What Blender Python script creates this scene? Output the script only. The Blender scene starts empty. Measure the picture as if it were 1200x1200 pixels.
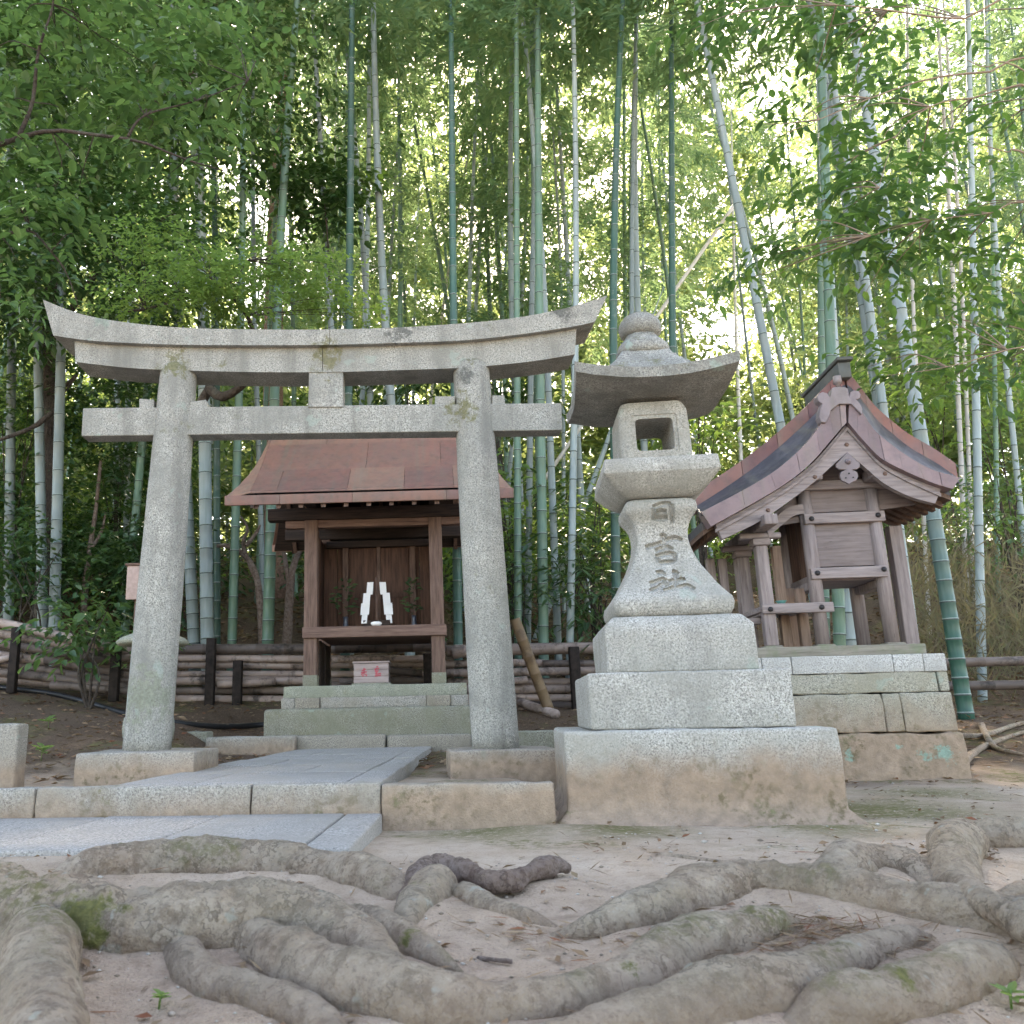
import bpy, bmesh, math, random
import numpy as np
from mathutils import Vector, Matrix, noise as mnoise

rnd = random.Random(7)
scene = bpy.context.scene
COL = scene.collection

# ------------------------------------------------------------------ camera, sky, sun, exposure
PITCH = math.radians(13.4); ROLL = -0.02; FPX = 1000.0; PX, PY = 480.0, 600.0; HC = 0.42
cam_data = bpy.data.cameras.new('camera'); cam = bpy.data.objects.new('camera', cam_data); COL.objects.link(cam)
cam_data.sensor_width = 36.0; cam_data.lens = FPX / 1200.0 * 36.0
cam_data.shift_x = (600.0 - PX) / 1200.0; cam_data.shift_y = 0.0
cam_data.dof.use_dof = True; cam_data.dof.focus_distance = 4.3; cam_data.dof.aperture_fstop = 9.0
cam_data.clip_start = 0.05; cam_data.clip_end = 500.0
CAMR = Matrix.Rotation(math.pi / 2 + PITCH, 3, 'X') @ Matrix.Rotation(ROLL, 3, 'Z')
cam.matrix_world = Matrix.Translation((0, 0, HC)) @ CAMR.to_4x4()
scene.camera = cam

SUN_EL, SUN_AZ = math.radians(43), math.radians(9)      # azimuth from +Y towards +X: behind the grove
world = bpy.data.worlds.new('World'); scene.world = world; world.use_nodes = True
wn = world.node_tree; wn.nodes.clear()
sky = wn.nodes.new('ShaderNodeTexSky'); sky.sky_type = 'NISHITA'; sky.sun_disc = False
sky.sun_elevation = SUN_EL; sky.sun_rotation = SUN_AZ; sky.air_density = 1.0; sky.dust_density = 1.2; sky.ozone_density = 1.0
bg = wn.nodes.new('ShaderNodeBackground'); bg.inputs['Strength'].default_value = 0.15
wo = wn.nodes.new('ShaderNodeOutputWorld')
wn.links.new(sky.outputs[0], bg.inputs[0]); wn.links.new(bg.outputs[0], wo.inputs[0])
sun_data = bpy.data.lights.new('sun', 'SUN'); sun_data.energy = 5.0; sun_data.angle = math.radians(3.0); sun_data.color = (1.0, 0.96, 0.88)
sun = bpy.data.objects.new('sun', sun_data); COL.objects.link(sun)
sd = Vector((math.sin(SUN_AZ) * math.cos(SUN_EL), math.cos(SUN_AZ) * math.cos(SUN_EL), math.sin(SUN_EL)))
sun.rotation_euler = sd.to_track_quat('Z', 'Y').to_euler(); sun.location = sd * 60
vs = scene.view_settings
vs.view_transform = 'Standard'; vs.look = 'None'; vs.gamma = 1.0; vs.use_curve_mapping = False
vs.exposure = 2.8
vs.use_white_balance = True; vs.white_balance_temperature = 8500; vs.white_balance_tint = 13
scene.cycles.use_denoising = True
scene.cycles.max_bounces = 5; scene.cycles.diffuse_bounces = 3; scene.cycles.transmission_bounces = 4; scene.cycles.transparent_max_bounces = 4
scene.cycles.use_adaptive_sampling = True; scene.cycles.adaptive_threshold = 0.04

# ------------------------------------------------------------------ layout helpers
def ray(u, v):
    return CAMR @ Vector(((u - PX) / FPX, (PY - v) / FPX, -1.0))
def P(u, v, Y):                       # point of the place at distance Y
    d = ray(u, v); return Vector((0, 0, HC)) + d * (Y / d.y)
class Frame:                          # a thing's own axes: origin on the ground, turned by psi
    def __init__(s, x, y, psi): s.o = Vector((x, y, 0)); s.a = -psi; s.Ri = Matrix.Rotation(psi, 3, 'Z'); s.R = Matrix.Rotation(-psi, 3, 'Z')
    def xz(s, u, v, yl):
        d = s.Ri @ ray(u, v); o = s.Ri @ (Vector((0, 0, HC)) - s.o); p = o + d * ((yl - o.y) / d.y); return (p.x, p.z)
    def xy(s, u, v, z):
        d = s.Ri @ ray(u, v); o = s.Ri @ (Vector((0, 0, HC)) - s.o); p = o + d * ((z - o.z) / d.z); return (p.x, p.y)
    def place(s, ob): ob.location = s.o; ob.rotation_euler = (0, 0, s.a)
    def world(s, x, y, z): return s.o + s.R @ Vector((x, y, z))
def sstep(a, b, x):
    t = min(1, max(0, (x - a) / (b - a))); return t * t * (3 - 2 * t)
def zg(x, y):                         # lie of the land
    z = -0.06 * sstep(2.4, 0.9, y)
    z += 0.03 * sstep(2.2, 2.6, y) * sstep(2.95, 2.8, y) * sstep(-0.5, -0.9, x)
    z += 0.10 * sstep(3.5, 3.75, y) * sstep(0.62, 0.5, x)
    side = max(sstep(1.5, 1.9, x), sstep(-1.5, -2.1, x))
    yy = min(y, 9.3)
    z += side * 0.105 * max(0, yy - 5.0) + (1 - side) * (0.01 * max(0, yy - 5.0) + 0.41 * sstep(7.5, 9.3, yy))
    if y > 9.3: z += 0.42 * min(y - 9.3, 3.0) + 0.24 * max(0, min(y - 12.3, 14)) + 0.05 * max(0, y - 26.3)
    z += 0.10 * max(0, -x - 2.0) * sstep(5.5, 9, y) * (1 if x > -8 else 8 / -x * 0.9)
    z += 0.05 * sstep(9, 12, y) * max(0, min(x, 10) - 3)
    return z
def zgn(x, y):
    n = mnoise.noise(Vector((x * 1.3, y * 1.3, 0))) * 0.03 + mnoise.noise(Vector((x * 4, y * 4, 3))) * 0.012
    k = sstep(2.7, 2.2, y)
    n += k * (mnoise.noise(Vector((x * 3.1, y * 3.1, 9))) * 0.03 + mnoise.noise(Vector((x * 9, y * 9, 5))) * 0.012)
    return zg(x, y) + n * (0.6 if y < 6 else 1.5)

# ------------------------------------------------------------------ object helpers
def obj(name, verts, faces, mat=None, parent=None, smooth=False, mats=None, midx=None):
    me = bpy.data.meshes.new(name); me.from_pydata([tuple(v) for v in verts], [], faces); me.update()
    if mats:
        for m in mats: me.materials.append(m)
        if midx is not None: me.polygons.foreach_set('material_index', midx)
    elif mat: me.materials.append(mat)
    if smooth: me.polygons.foreach_set('use_smooth', [True] * len(me.polygons))
    o = bpy.data.objects.new(name, me); COL.objects.link(o)
    if parent: o.parent = parent
    return o
def tag(o, label=None, cat=None, group=None, kind=None):
    if label: o['label'] = label
    if cat: o['category'] = cat
    if group: o['group'] = group
    if kind: o['kind'] = kind
    return o
def empty(name, loc=(0, 0, 0), rz=0, label=None, cat=None, group=None, kind=None):
    o = bpy.data.objects.new(name, None); COL.objects.link(o); o.location = loc; o.rotation_euler = (0, 0, rz)
    o.empty_display_size = 0.1
    return tag(o, label, cat, group, kind)
def catmull(pts, n):
    pts = [tuple(p) for p in pts]; k = len(pts); D = len(pts[0]); out = []
    for i in range(n):
        t = i / (n - 1) * (k - 1); j = min(int(t), k - 2); f = t - j
        p0, p1, p2, p3 = pts[max(j - 1, 0)], pts[j], pts[j + 1], pts[min(j + 2, k - 1)]
        out.append(tuple(0.5 * (2 * p1[d] + (p2[d] - p0[d]) * f + (2 * p0[d] - 5 * p1[d] + 4 * p2[d] - p3[d]) * f * f + (3 * p1[d] - p0[d] - 3 * p2[d] + p3[d]) * f ** 3) for d in range(D)))
    return out
def tube_vf(pts, rad, n=10, nz=0.0, nscale=6.0, seed=0, flat=1.0, off=0):
    V, F = [], []; m = len(pts); up0 = Vector((0.13, 0.21, 1)).normalized()
    P3 = [Vector(p) for p in pts]
    prev = None
    for i in range(m):
        t = (P3[min(i + 1, m - 1)] - P3[max(i - 1, 0)]).normalized()
        if prev is None:
            ref = up0 if abs(t.dot(up0)) < 0.93 else Vector((1, 0.1, 0))
            a = t.cross(ref).normalized()
        else:
            a = (prev - t * prev.dot(t)).normalized()
        prev = a; b = t.cross(a)
        for k in range(n):
            an = 2 * math.pi * k / n
            d = a * math.cos(an) + b * math.sin(an)
            r = rad[i]
            q = P3[i] + d * r
            if nz: q = q + d * ((mnoise.noise(q * nscale * 0.35 + Vector((seed, seed, 1))) * nz * 1.1 * r if n == 40 else 0) + (abs(mnoise.noise(q * nscale * 6.5)) * nz * 0.35 * r + mnoise.noise(q * nscale * 14) * 0.03 * r if n == 40 else 0) + mnoise.noise(q * nscale + Vector((seed, 0, 0))) * nz * r + mnoise.noise(q * nscale * 3.1 + Vector((0, seed, 0))) * nz * 0.45 * r)
            if flat != 1.0: q.z = P3[i].z + (q.z - P3[i].z) * flat
            V.append(q)
    for i in range(m - 1):
        for k in range(n):
            k2 = (k + 1) % n
            F.append((off + i * n + k, off + i * n + k2, off + (i + 1) * n + k2, off + (i + 1) * n + k))
    F.append(tuple(off + k for k in reversed(range(n)))); F.append(tuple(off + (m - 1) * n + k for k in range(n)))
    return V, F
def tube(name, pts, rad, mat, parent=None, n=10, **kw):
    if not isinstance(rad, (list, tuple)): rad = [rad] * len(pts)
    V, F = tube_vf(pts, rad, n, **kw)
    return obj(name, V, F, mat, parent, smooth=True)
def box_vf(x0, x1, y0, y1, z0, z1, off=0):
    V = [(x0, y0, z0), (x1, y0, z0), (x1, y1, z0), (x0, y1, z0), (x0, y0, z1), (x1, y0, z1), (x1, y1, z1), (x0, y1, z1)]
    F = [(0, 3, 2, 1), (4, 5, 6, 7), (0, 1, 5, 4), (1, 2, 6, 5), (2, 3, 7, 6), (3, 0, 4, 7)]
    return V, [tuple(i + off for i in f) for f in F]
def rbox(name, x0, x1, y0, y1, z0, z1, mat, parent=None, b=0.006, rough=0.0, cell=0.12, deform=None, nscale=9.0, seed=0.0, smooth=True):
    """box with worn round edges, optionally uneven and deformed"""
    h = [(x1 - x0) / 2, (y1 - y0) / 2, (z1 - z0) / 2]; c = [(x1 + x0) / 2, (y1 + y0) / 2, (z1 + z0) / 2]
    b = min(b, 0.45 * min(h) * 2)
    b = min(b, min(h) * 0.9)
    ax = []
    for d in range(3):
        H = h[d]; inner = 2 * (H - b); nn = max(1, min(28, int(round(inner / cell)))) if rough or deform else 1
        g = [-H, -H + 0.35 * b] + [-H + b + inner * i / nn for i in range(nn + 1)] + [H - 0.35 * b, H]
        ax.append(g)
    idx = {}; V = []; F = []
    def vid(p):
        key = (round(p[0], 6), round(p[1], 6), round(p[2], 6))
        if key in idx: return idx[key]
        inn = [max(-h[d] + b, min(h[d] - b, p[d])) for d in range(3)]
        dv = Vector([p[d] - inn[d] for d in range(3)])
        dn = dv.normalized() if dv.length > 1e-9 else Vector((0, 0, 0))
        q = Vector(inn) + dn * b + Vector(c)
        if rough:
            nn = mnoise.noise(q * nscale + Vector((seed, seed * 1.7, 0))) + 0.5 * mnoise.noise(q * nscale * 2.7 + Vector((0, seed, seed)))
            q = q + dn * (nn * rough)
        if deform: q = Vector(deform(q))
        idx[key] = len(V); V.append(q); return idx[key]
    for d in range(3):
        e, f = [(1, 2), (2, 0), (0, 1)][d]
        for s in (-1, 1):
            for i in range(len(ax[e]) - 1):
                for j in range(len(ax[f]) - 1):
                    qs = []
                    for (ii, jj) in ((i, j), (i + 1, j), (i + 1, j + 1), (i, j + 1)):
                        p = [0, 0, 0]; p[d] = s * h[d]; p[e] = ax[e][ii]; p[f] = ax[f][jj]; qs.append(vid(p))
                    F.append(tuple(qs) if s > 0 else tuple(reversed(qs)))
    return obj(name, V, F, mat, parent, smooth=smooth)
def prism(name, poly, y0, y1, mat, parent=None, smooth=False):
    """outline in the x-z plane given thickness along y"""
    n = len(poly); ar = sum(poly[i][0] * poly[(i + 1) % n][1] - poly[(i + 1) % n][0] * poly[i][1] for i in range(n))
    if ar < 0: poly = list(reversed(poly))
    V = [(p[0], y0, p[1]) for p in poly] + [(p[0], y1, p[1]) for p in poly]
    F = [tuple(range(n)), tuple(reversed(range(n, 2 * n)))] + [(i, n + i, n + (i + 1) % n, (i + 1) % n) for i in range(n)]
    F = [tuple(f) for f in F]
    return obj(name, V, F, mat, parent, smooth=smooth)
def bevel(o, w, seg=2):
    bm = bmesh.new(); bm.from_mesh(o.data); bmesh.ops.recalc_face_normals(bm, faces=bm.faces)
    es = [e for e in bm.edges if len(e.link_faces) == 2 and e.calc_face_angle(0) > 0.6]
    bmesh.ops.bevel(bm, geom=es, offset=w, segments=seg, affect='EDGES', profile=0.5, clamp_overlap=True)
    bm.to_mesh(o.data); bm.free(); return o
def band(name, top, bot, y0, y1, mat, parent, nseg, gap=0.0, lift=0.0):
    """row of plates between two curves (x,z), each plate an object"""
    res = []; n = len(top)
    for s in range(nseg):
        i0 = s * (n - 1) // nseg; i1 = (s + 1) * (n - 1) // nseg
        a = [top[i] for i in range(i0, i1 + 1)]; b_ = [bot[i] for i in range(i0, i1 + 1)]
        if gap:
            def sh(A):
                A = [list(p) for p in A]
                d0 = Vector(A[1]) - Vector(A[0]); A[0] = list(Vector(A[0]) + d0.normalized() * gap)
                d1 = Vector(A[-2]) - Vector(A[-1]); A[-1] = list(Vector(A[-1]) + d1.normalized() * gap); return [tuple(p) for p in A]
            a, b_ = sh(a), sh(b_)
        dy = lift * ((s * 7) % 3 - 1)
        V = []; F = []
        for (p, q) in zip(a, b_):
            V += [(p[0], y0 + dy, p[1]), (q[0], y0 + dy, q[1]), (q[0], y1, q[1]), (p[0], y1, p[1])]
        m = len(a)
        for i in range(m - 1):
            for k in range(4):
                k2 = (k + 1) % 4; F.append((4 * i + k, 4 * i + k2, 4 * i + 4 + k2, 4 * i + 4 + k))
        F.append((3, 2, 1, 0)); F.append((4 * m - 4, 4 * m - 3, 4 * m - 2, 4 * m - 1))
        o = obj(name, V, F, mat, parent)
        bm = bmesh.new(); bm.from_mesh(o.data); bmesh.ops.recalc_face_normals(bm, faces=bm.faces); bm.to_mesh(o.data); bm.free()
        res.append(o)
    return res
def lathe_sq(name, prof, mat, parent=None, nc=4, rough=0.0, ns=5, smooth=True, seed=0.0, round_all=False, centre=(0, 0)):
    """stack of rounded squares: prof = (z, half width, corner radius)"""
    V = []; F = []; ring = None
    for (z, h, cr) in prof:
        pts = []
        cr = min(cr, h)
        for c in range(4):
            cx = (h - cr) * (1 if c in (0, 3) else -1); cy = (h - cr) * (1 if c in (0, 1) else -1)
            for k in range(nc + 1):
                an = math.pi / 2 * (c + k / nc); pts.append((cx + cr * math.cos(an), cy + cr * math.sin(an)))
            nx = (c + 1) % 4
            ex = (h - cr) * (1 if nx in (0, 3) else -1) + cr * math.cos(math.pi / 2 * nx); ey = (h - cr) * (1 if nx in (0, 1) else -1) + cr * math.sin(math.pi / 2 * nx)
            lx, ly = pts[-1]
            for k in range(1, ns): pts.append((lx + (ex - lx) * k / ns, ly + (ey - ly) * k / ns))
        base = len(V)
        for (x, y) in pts:
            q = Vector((x + centre[0], y + centre[1], z))
            if rough:
                r = Vector((x, y, 0)).normalized(); q += r * rough * (mnoise.noise(q * 9 + Vector((seed, 0, 0))) + 0.5 * mnoise.noise(q * 25 + Vector((0, seed, 0))))
            V.append(q)
        n = len(pts)
        if ring is not None:
            for k in range(n): F.append((ring + k, ring + (k + 1) % n, base + (k + 1) % n, base + k))
        else: F.append(tuple(reversed(range(n))))
        ring = base
    F.append(tuple(range(ring, ring + n)))
    return obj(name, V, F, mat, parent, smooth=smooth)
def cut(o, V, F):
    """carve the volume V,F out of o"""
    cme = bpy.data.meshes.new('cutter'); cme.from_pydata([tuple(v) for v in V], [], F); cme.update()
    bm = bmesh.new(); bm.from_mesh(cme); bmesh.ops.recalc_face_normals(bm, faces=bm.faces); bm.to_mesh(cme); bm.free()
    co = bpy.data.objects.new('cutter', cme); COL.objects.link(co)
    par = o.parent; o.parent = None
    md = o.modifiers.new('cut', 'BOOLEAN'); md.operation = 'DIFFERENCE'; md.object = co; md.solver = 'EXACT'; md.use_self = True
    dg = bpy.context.evaluated_depsgraph_get(); dg.update()
    nm = bpy.data.meshes.new_from_object(o.evaluated_get(dg)); o.modifiers.clear()
    old = o.data; name = old.name; o.data = nm; bpy.data.meshes.remove(old); nm.name = name
    bpy.data.objects.remove(co); bpy.data.meshes.remove(cme); o.parent = par
    return o
def flat_normals(o, ang=40):
    o.data.polygons.foreach_set('use_smooth', [True] * len(o.data.polygons))
    try: o.data.set_sharp_from_angle(angle=math.radians(ang))
    except Exception: pass
    return o

# ------------------------------------------------------------------ materials
class NT:
    def __init__(s, name):
        s.m = bpy.data.materials.new(name); s.m.use_nodes = True; s.t = s.m.node_tree; s.t.nodes.clear()
        s.out = s.t.nodes.new('ShaderNodeOutputMaterial')
    def n(s, typ, ins=None, **props):
        nd = s.t.nodes.new('ShaderNode' + typ)
        for k, v in props.items(): setattr(nd, k, v)
        for k, v in (ins or {}).items(): s.set(nd.inputs[k], v)
        return nd
    def set(s, sock, v):
        if isinstance(v, bpy.types.NodeSocket): s.t.links.new(v, sock)
        else:
            if sock.type == 'RGBA' and len(v) == 3: v = (*v, 1)
            sock.default_value = v
    def obj(s): return s.n('TexCoord').outputs['Object']
    def pos(s): return s.n('NewGeometry').outputs['Position']
    def noise(s, vec, scale, detail=3, rough=0.55): return s.n('TexNoise', {'Vector': vec, 'Scale': scale, 'Detail': detail, 'Roughness': rough}).outputs['Fac']
    def ramp(s, f, stops):
        r = s.n('ValToRGB', {'Fac': f}); e = r.color_ramp.elements
        while len(e) < len(stops): e.new(0.5)
        for i, (p, c) in enumerate(stops): e[i].position = p; e[i].color = (*c, 1) if isinstance(c, tuple) else (c, c, c, 1)
        return r.outputs['Color']
    def mix(s, f, a, b, bt='MIX'):
        m = s.n('Mix', data_type='RGBA', blend_type=bt); s.set(m.inputs[0], f); s.set(m.inputs[6], a); s.set(m.inputs[7], b); return m.outputs[2]
    def math(s, op, a, b=0.0, c=None):
        m = s.n('Math', operation=op); s.set(m.inputs[0], a); s.set(m.inputs[1], b)
        if c is not None: s.set(m.inputs[2], c)
        return m.outputs[0]
    def maprange(s, v, a, b, c=0.0, d=1.0):
        return s.n('MapRange', {0: v, 1: a, 2: b, 3: c, 4: d}).outputs[0]
    def sep(s, v): return s.n('SeparateXYZ', {0: v}).outputs
    def up(s): return s.sep(s.n('NewGeometry').outputs['Normal'])[2]
    def bump(s, h, strength=0.3, dist=0.01): return s.n('Bump', {'Height': h, 'Strength': strength, 'Distance': dist}).outputs['Normal']
    def done(s, color, rough=0.8, normal=None, spec=0.3, metal=0.0):
        p = s.n('BsdfPrincipled', {'Base Color': color, 'Roughness': rough, 'Specular IOR Level': spec, 'Metallic': metal})
        if normal is not None: s.set(p.inputs['Normal'], normal)
        s.t.links.new(p.outputs[0], s.out.inputs[0]); return s.m
def granite(name, base, dark, moss=0.0, soil=None, spk=1.0, lichen=0.0, streak=0.0, mosscol=(0.105, 0.10, 0.05), mosstop=False, bumpd=0.004, soilcol=(0.36, 0.255, 0.185), spots=()):
    t = NT(name); v = t.obj()
    sp = t.noise(v, 120, 2, 0.7); sp2 = t.noise(v, 260, 1, 0.5); bl = t.noise(v, 3.5, 4); bl2 = t.noise(v, 14, 3)
    c = t.ramp(sp, [(0.36, tuple(x * 0.42 for x in base)), (0.46, tuple(x * 0.85 for x in base)), (0.58, base), (0.70, tuple(min(1, x * 1.4) for x in base))])
    c = t.mix(t.math('MULTIPLY', t.maprange(sp2, 0.56, 0.66), 0.55 * spk), c, (0.05, 0.045, 0.045))
    c = t.mix(t.math('MULTIPLY', t.maprange(bl, 0.40, 0.66), 0.7), c, dark)
    c = t.mix(t.math('MULTIPLY', t.maprange(bl2, 0.5, 0.72), 0.3), c, tuple(x * 0.8 for x in dark))
    if streak:
        mp = t.n('Mapping', {'Vector': v, 'Scale': (9, 9, 0.9)}).outputs[0]
        c = t.mix(t.math('MULTIPLY', t.maprange(t.noise(mp, 1.0, 3), 0.5, 0.75), streak), c, tuple(x * 0.42 for x in base))
    if lichen:
        l = t.maprange(t.noise(v, 7.5, 3), 0.66, 0.70)
        c = t.mix(t.math('MULTIPLY', l, lichen), c, (0.30, 0.38, 0.33))
    if soil:
        z = t.sep(v)[2]; w = t.math('ADD', z, t.math('MULTIPLY', t.math('SUBTRACT', t.noise(v, 6, 4), 0.5), soil[2]))
        c = t.mix(t.math('MULTIPLY', t.maprange(w, soil[1], soil[0]), 0.88), c, t.ramp(t.noise(v, 22, 4), [(0.3, tuple(x * 0.62 for x in soilcol)), (0.7, soilcol)]))
        pk = t.math('MULTIPLY', t.maprange(t.noise(v, 30, 5, 0.7), 0.5, 0.62), t.maprange(t.noise(v, 4.5, 3), 0.46, 0.62))
        pk = t.math('MULTIPLY', pk, t.maprange(w, soil[1] + 0.06, soil[0]))
        c = t.mix(t.math('MULTIPLY', pk, 0.8), c, (0.11, 0.085, 0.045))
    if moss:
        mk = t.maprange(t.math('ADD', t.noise(v, 5, 5, 0.65), t.math('MULTIPLY', t.up(), 0.22 if mosstop else 0.05)), 0.66 - 0.14 * moss, 0.76 - 0.14 * moss)
        mk = t.math('MULTIPLY', mk, t.maprange(t.noise(v, 75, 3, 0.7), 0.40, 0.56))
        c = t.mix(t.math('MULTIPLY', mk, 0.85), c, t.ramp(t.noise(v, 40, 3), [(0.3, tuple(x * 0.6 for x in mosscol)), (0.7, tuple(x * 1.5 for x in mosscol))]))
    for (px_, py_, pz_, pr_, cc) in spots:
        dd = t.n('VectorMath', {0: v, 1: (px_, py_, pz_)}, operation='DISTANCE').outputs['Value']
        f = t.maprange(t.math('ADD', dd, t.math('MULTIPLY', t.math('SUBTRACT', t.noise(v, 20, 6, 0.75), 0.5), pr_ * 5.0)), pr_, pr_ * 0.4)
        c = t.mix(t.math('MULTIPLY', f, 0.85), c, t.ramp(t.noise(v, 60, 3), [(0.3, tuple(x * 0.6 for x in cc)), (0.7, cc)]))
    h = t.math('ADD', t.noise(v, 120, 3, 0.7), t.math('MULTIPLY', t.noise(v, 22, 3), 1.5))
    return t.done(c, 0.88, t.bump(h, 0.5, bumpd), 0.25)
def wood(name, base, dark, scale=(3, 3, 30), rough=0.75, green=0.0, axis='z'):
    t = NT(name); v = t.obj()
    s = {'z': (30, 30, 2.2), 'x': (2.2, 30, 30), 'y': (30, 2.2, 30)}[axis]
    mp = t.n('Mapping', {'Vector': v, 'Scale': s}).outputs[0]
    g = t.noise(mp, 1.6, 5, 0.65); b2 = t.noise(v, 4, 4)
    c = t.ramp(g, [(0.30, tuple(x * 0.8 for x in dark)), (0.47, tuple(0.5 * (a + b) for a, b in zip(base, dark))), (0.62, base), (0.75, tuple(x * 1.15 for x in base))])
    ck = t.maprange(t.noise(mp, 3.5, 3, 0.6), 0.66, 0.70)
    c = t.mix(t.math('MULTIPLY', ck, 0.6), c, tuple(x * 0.45 for x in dark))
    c = t.mix(t.math('MULTIPLY', t.maprange(b2, 0.45, 0.75), 0.45), c, tuple(x * 0.6 for x in base))
    if green: c = t.mix(t.math('MULTIPLY', t.maprange(t.noise(v, 9, 4), 0.48, 0.68), green), c, (0.14, 0.17, 0.10))
    return t.done(c, rough, t.bump(g, 0.35, 0.004), 0.25)
def copper(name, a, b, dark, seam=None):
    t = NT(name); v = t.obj(); g = t.n('NewGeometry')
    r = t.n('ObjectInfo').outputs['Random']
    c = t.mix(t.maprange(t.noise(v, 3.2, 5, 0.6), 0.35, 0.65), a, b)
    c = t.mix(t.math('MULTIPLY', t.maprange(t.noise(v, 13, 5, 0.7), 0.48, 0.70), 0.65), c, dark)
    st = t.n('Mapping', {'Vector': v, 'Scale': (14, 1.2, 1.2)}).outputs[0]
    c = t.mix(t.math('MULTIPLY', t.maprange(t.noise(st, 1.0, 4), 0.52, 0.70), 0.4), c, (0.17, 0.15, 0.115))
    hs = t.n('HueSaturation', {'Color': c, 'Value': t.maprange(r, 0, 1, 0.78, 1.18), 'Hue': t.maprange(r, 0, 1, 0.49, 0.51)}).outputs[0]
    return t.done(hs, t.maprange(t.noise(v, 8, 3), 0.3, 0.7, 0.42, 0.7), t.bump(t.noise(v, 10, 4), 0.25, 0.008), 0.4)
def leafmat(name, cols, trans, tcol, rough=0.45, spec=0.4):
    t = NT(name); r = t.n('NewGeometry').outputs['Random Per Island']
    k = len(cols)
    c = t.ramp(r, [(i / (k - 1), cc) for i, cc in enumerate(cols)])
    big = t.noise(t.pos(), 0.8, 2)
    c = t.n('HueSaturation', {'Color': c, 'Value': t.maprange(big, 0.3, 0.7, 0.65, 1.3)}).outputs[0]
    tc = t.mix(0.5, c, tcol)
    tc = t.mix(t.maprange(r, 0.0, 1.0, 0.2, 0.8), tc, tcol)
    p = t.n('BsdfPrincipled', {'Base Color': c, 'Roughness': rough, 'Specular IOR Level': spec})
    tr = t.n('BsdfTranslucent', {'Color': tc})
    mx = t.n('MixShader', {0: trans, 1: p.outputs[0], 2: tr.outputs[0]}); t.t.links.new(mx.outputs[0], t.out.inputs[0]); return t.m
def plain(name, c, rough=0.7, spec=0.3, var=0.15, scale=20):
    t = NT(name); n = t.noise(t.obj(), scale, 3)
    col = t.mix(t.maprange(n, 0.3, 0.7), tuple(x * (1 - var) for x in c), tuple(min(1, x * (1 + var)) for x in c))
    return t.done(col, rough, t.bump(n, 0.1, 0.003), spec)
def culmmat(name, a, b, low=None):
    t = NT(name); v = t.obj(); r = t.n('ObjectInfo').outputs['Random']
    mp = t.n('Mapping', {'Vector': v, 'Scale': (30, 30, 3)}).outputs[0]
    c = t.mix(t.maprange(t.noise(mp, 1.0, 4), 0.3, 0.7), a, b)
    c = t.mix(t.math('MULTIPLY', t.maprange(t.noise(v, 1.3, 3), 0.45, 0.65), 0.6), c, tuple(0.55 * x + 0.04 for x in a))
    c = t.mix(t.math('MULTIPLY', t.maprange(t.noise(v, 7, 4, 0.7), 0.6, 0.7), 0.35), c, (0.25, 0.26, 0.22))
    c = t.n('HueSaturation', {'Color': c, 'Value': t.maprange(r, 0, 1, 0.75, 1.2), 'Hue': t.maprange(r, 0, 1, 0.485, 0.515)}).outputs[0]
    return t.done(c, 0.42, t.bump(t.noise(mp, 1.5, 3), 0.08, 0.003), 0.4)

M = {}
T = Frame(-0.5, 4.75, 0.0)
def tspot(u, v, y, r, c=(0.16, 0.15, 0.07)): a = T.xz(u, v, y); return (a[0], y, a[1], r, c)
GRN = (0.17, 0.16, 0.075); DRK = (0.12, 0.12, 0.11)
M['torii'] = granite('granite_torii', (0.375, 0.36, 0.325), (0.22, 0.215, 0.195), moss=0.2, streak=0.85, lichen=0.35, mosstop=True, spots=[tspot(541, 478, -0.11, 0.10, GRN), tspot(534, 456, -0.1, 0.045, GRN), tspot(384, 417, -0.08, 0.11, (0.18, 0.165, 0.085)), tspot(205, 426, -0.1, 0.09, GRN), tspot(547, 440, -0.1, 0.06, DRK), tspot(660, 362, -0.12, 0.09, DRK), tspot(470, 388, -0.12, 0.08, DRK), tspot(168, 815, -0.12, 0.16, (0.25, 0.26, 0.20)), tspot(120, 378, -0.12, 0.06, (0.25, 0.29, 0.25))])
M['lantern'] = granite('granite_lantern', (0.43, 0.41, 0.375), (0.27, 0.26, 0.23), moss=0.12, streak=0.4, lichen=0.3)
M['lantern_roof'] = granite('granite_lantern_roof', (0.34, 0.33, 0.30), (0.15, 0.145, 0.13), moss=0.3, streak=0.6, lichen=0.5, mosstop=True)
M['plinth'] = granite('granite_lantern_plinth', (0.43, 0.41, 0.375), (0.30, 0.285, 0.25), moss=0.15, soil=(0.17, 0.29, 0.20), lichen=0.5, soilcol=(0.32, 0.22, 0.155))
M['pale'] = granite('granite_pale', (0.50, 0.49, 0.47), (0.36, 0.35, 0.33), moss=0.0, spk=0.8)
M['podium'] = granite('granite_podium', (0.38, 0.36, 0.30), (0.27, 0.25, 0.19), moss=0.3, soil=(0.24, 0.50, 0.2), lichen=0.35, bumpd=0.008)
F2 = Frame(2.85, 5.5, 0.10); MINT = (0.24, 0.38, 0.31)
def pspot(u, v, r): a = F2.xz(u, v, -0.36); return (a[0], -0.36, a[1], r, MINT)
M['podium_low'] = granite('granite_podium_foot', (0.34, 0.29, 0.22), (0.24, 0.19, 0.13), moss=0.35, soil=(0.30, 0.40, 0.2), lichen=0.3, bumpd=0.01, spots=[pspot(1105, 882, 0.06), pspot(1085, 888, 0.04), pspot(995, 885, 0.035), pspot(1052, 876, 0.02)])
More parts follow.
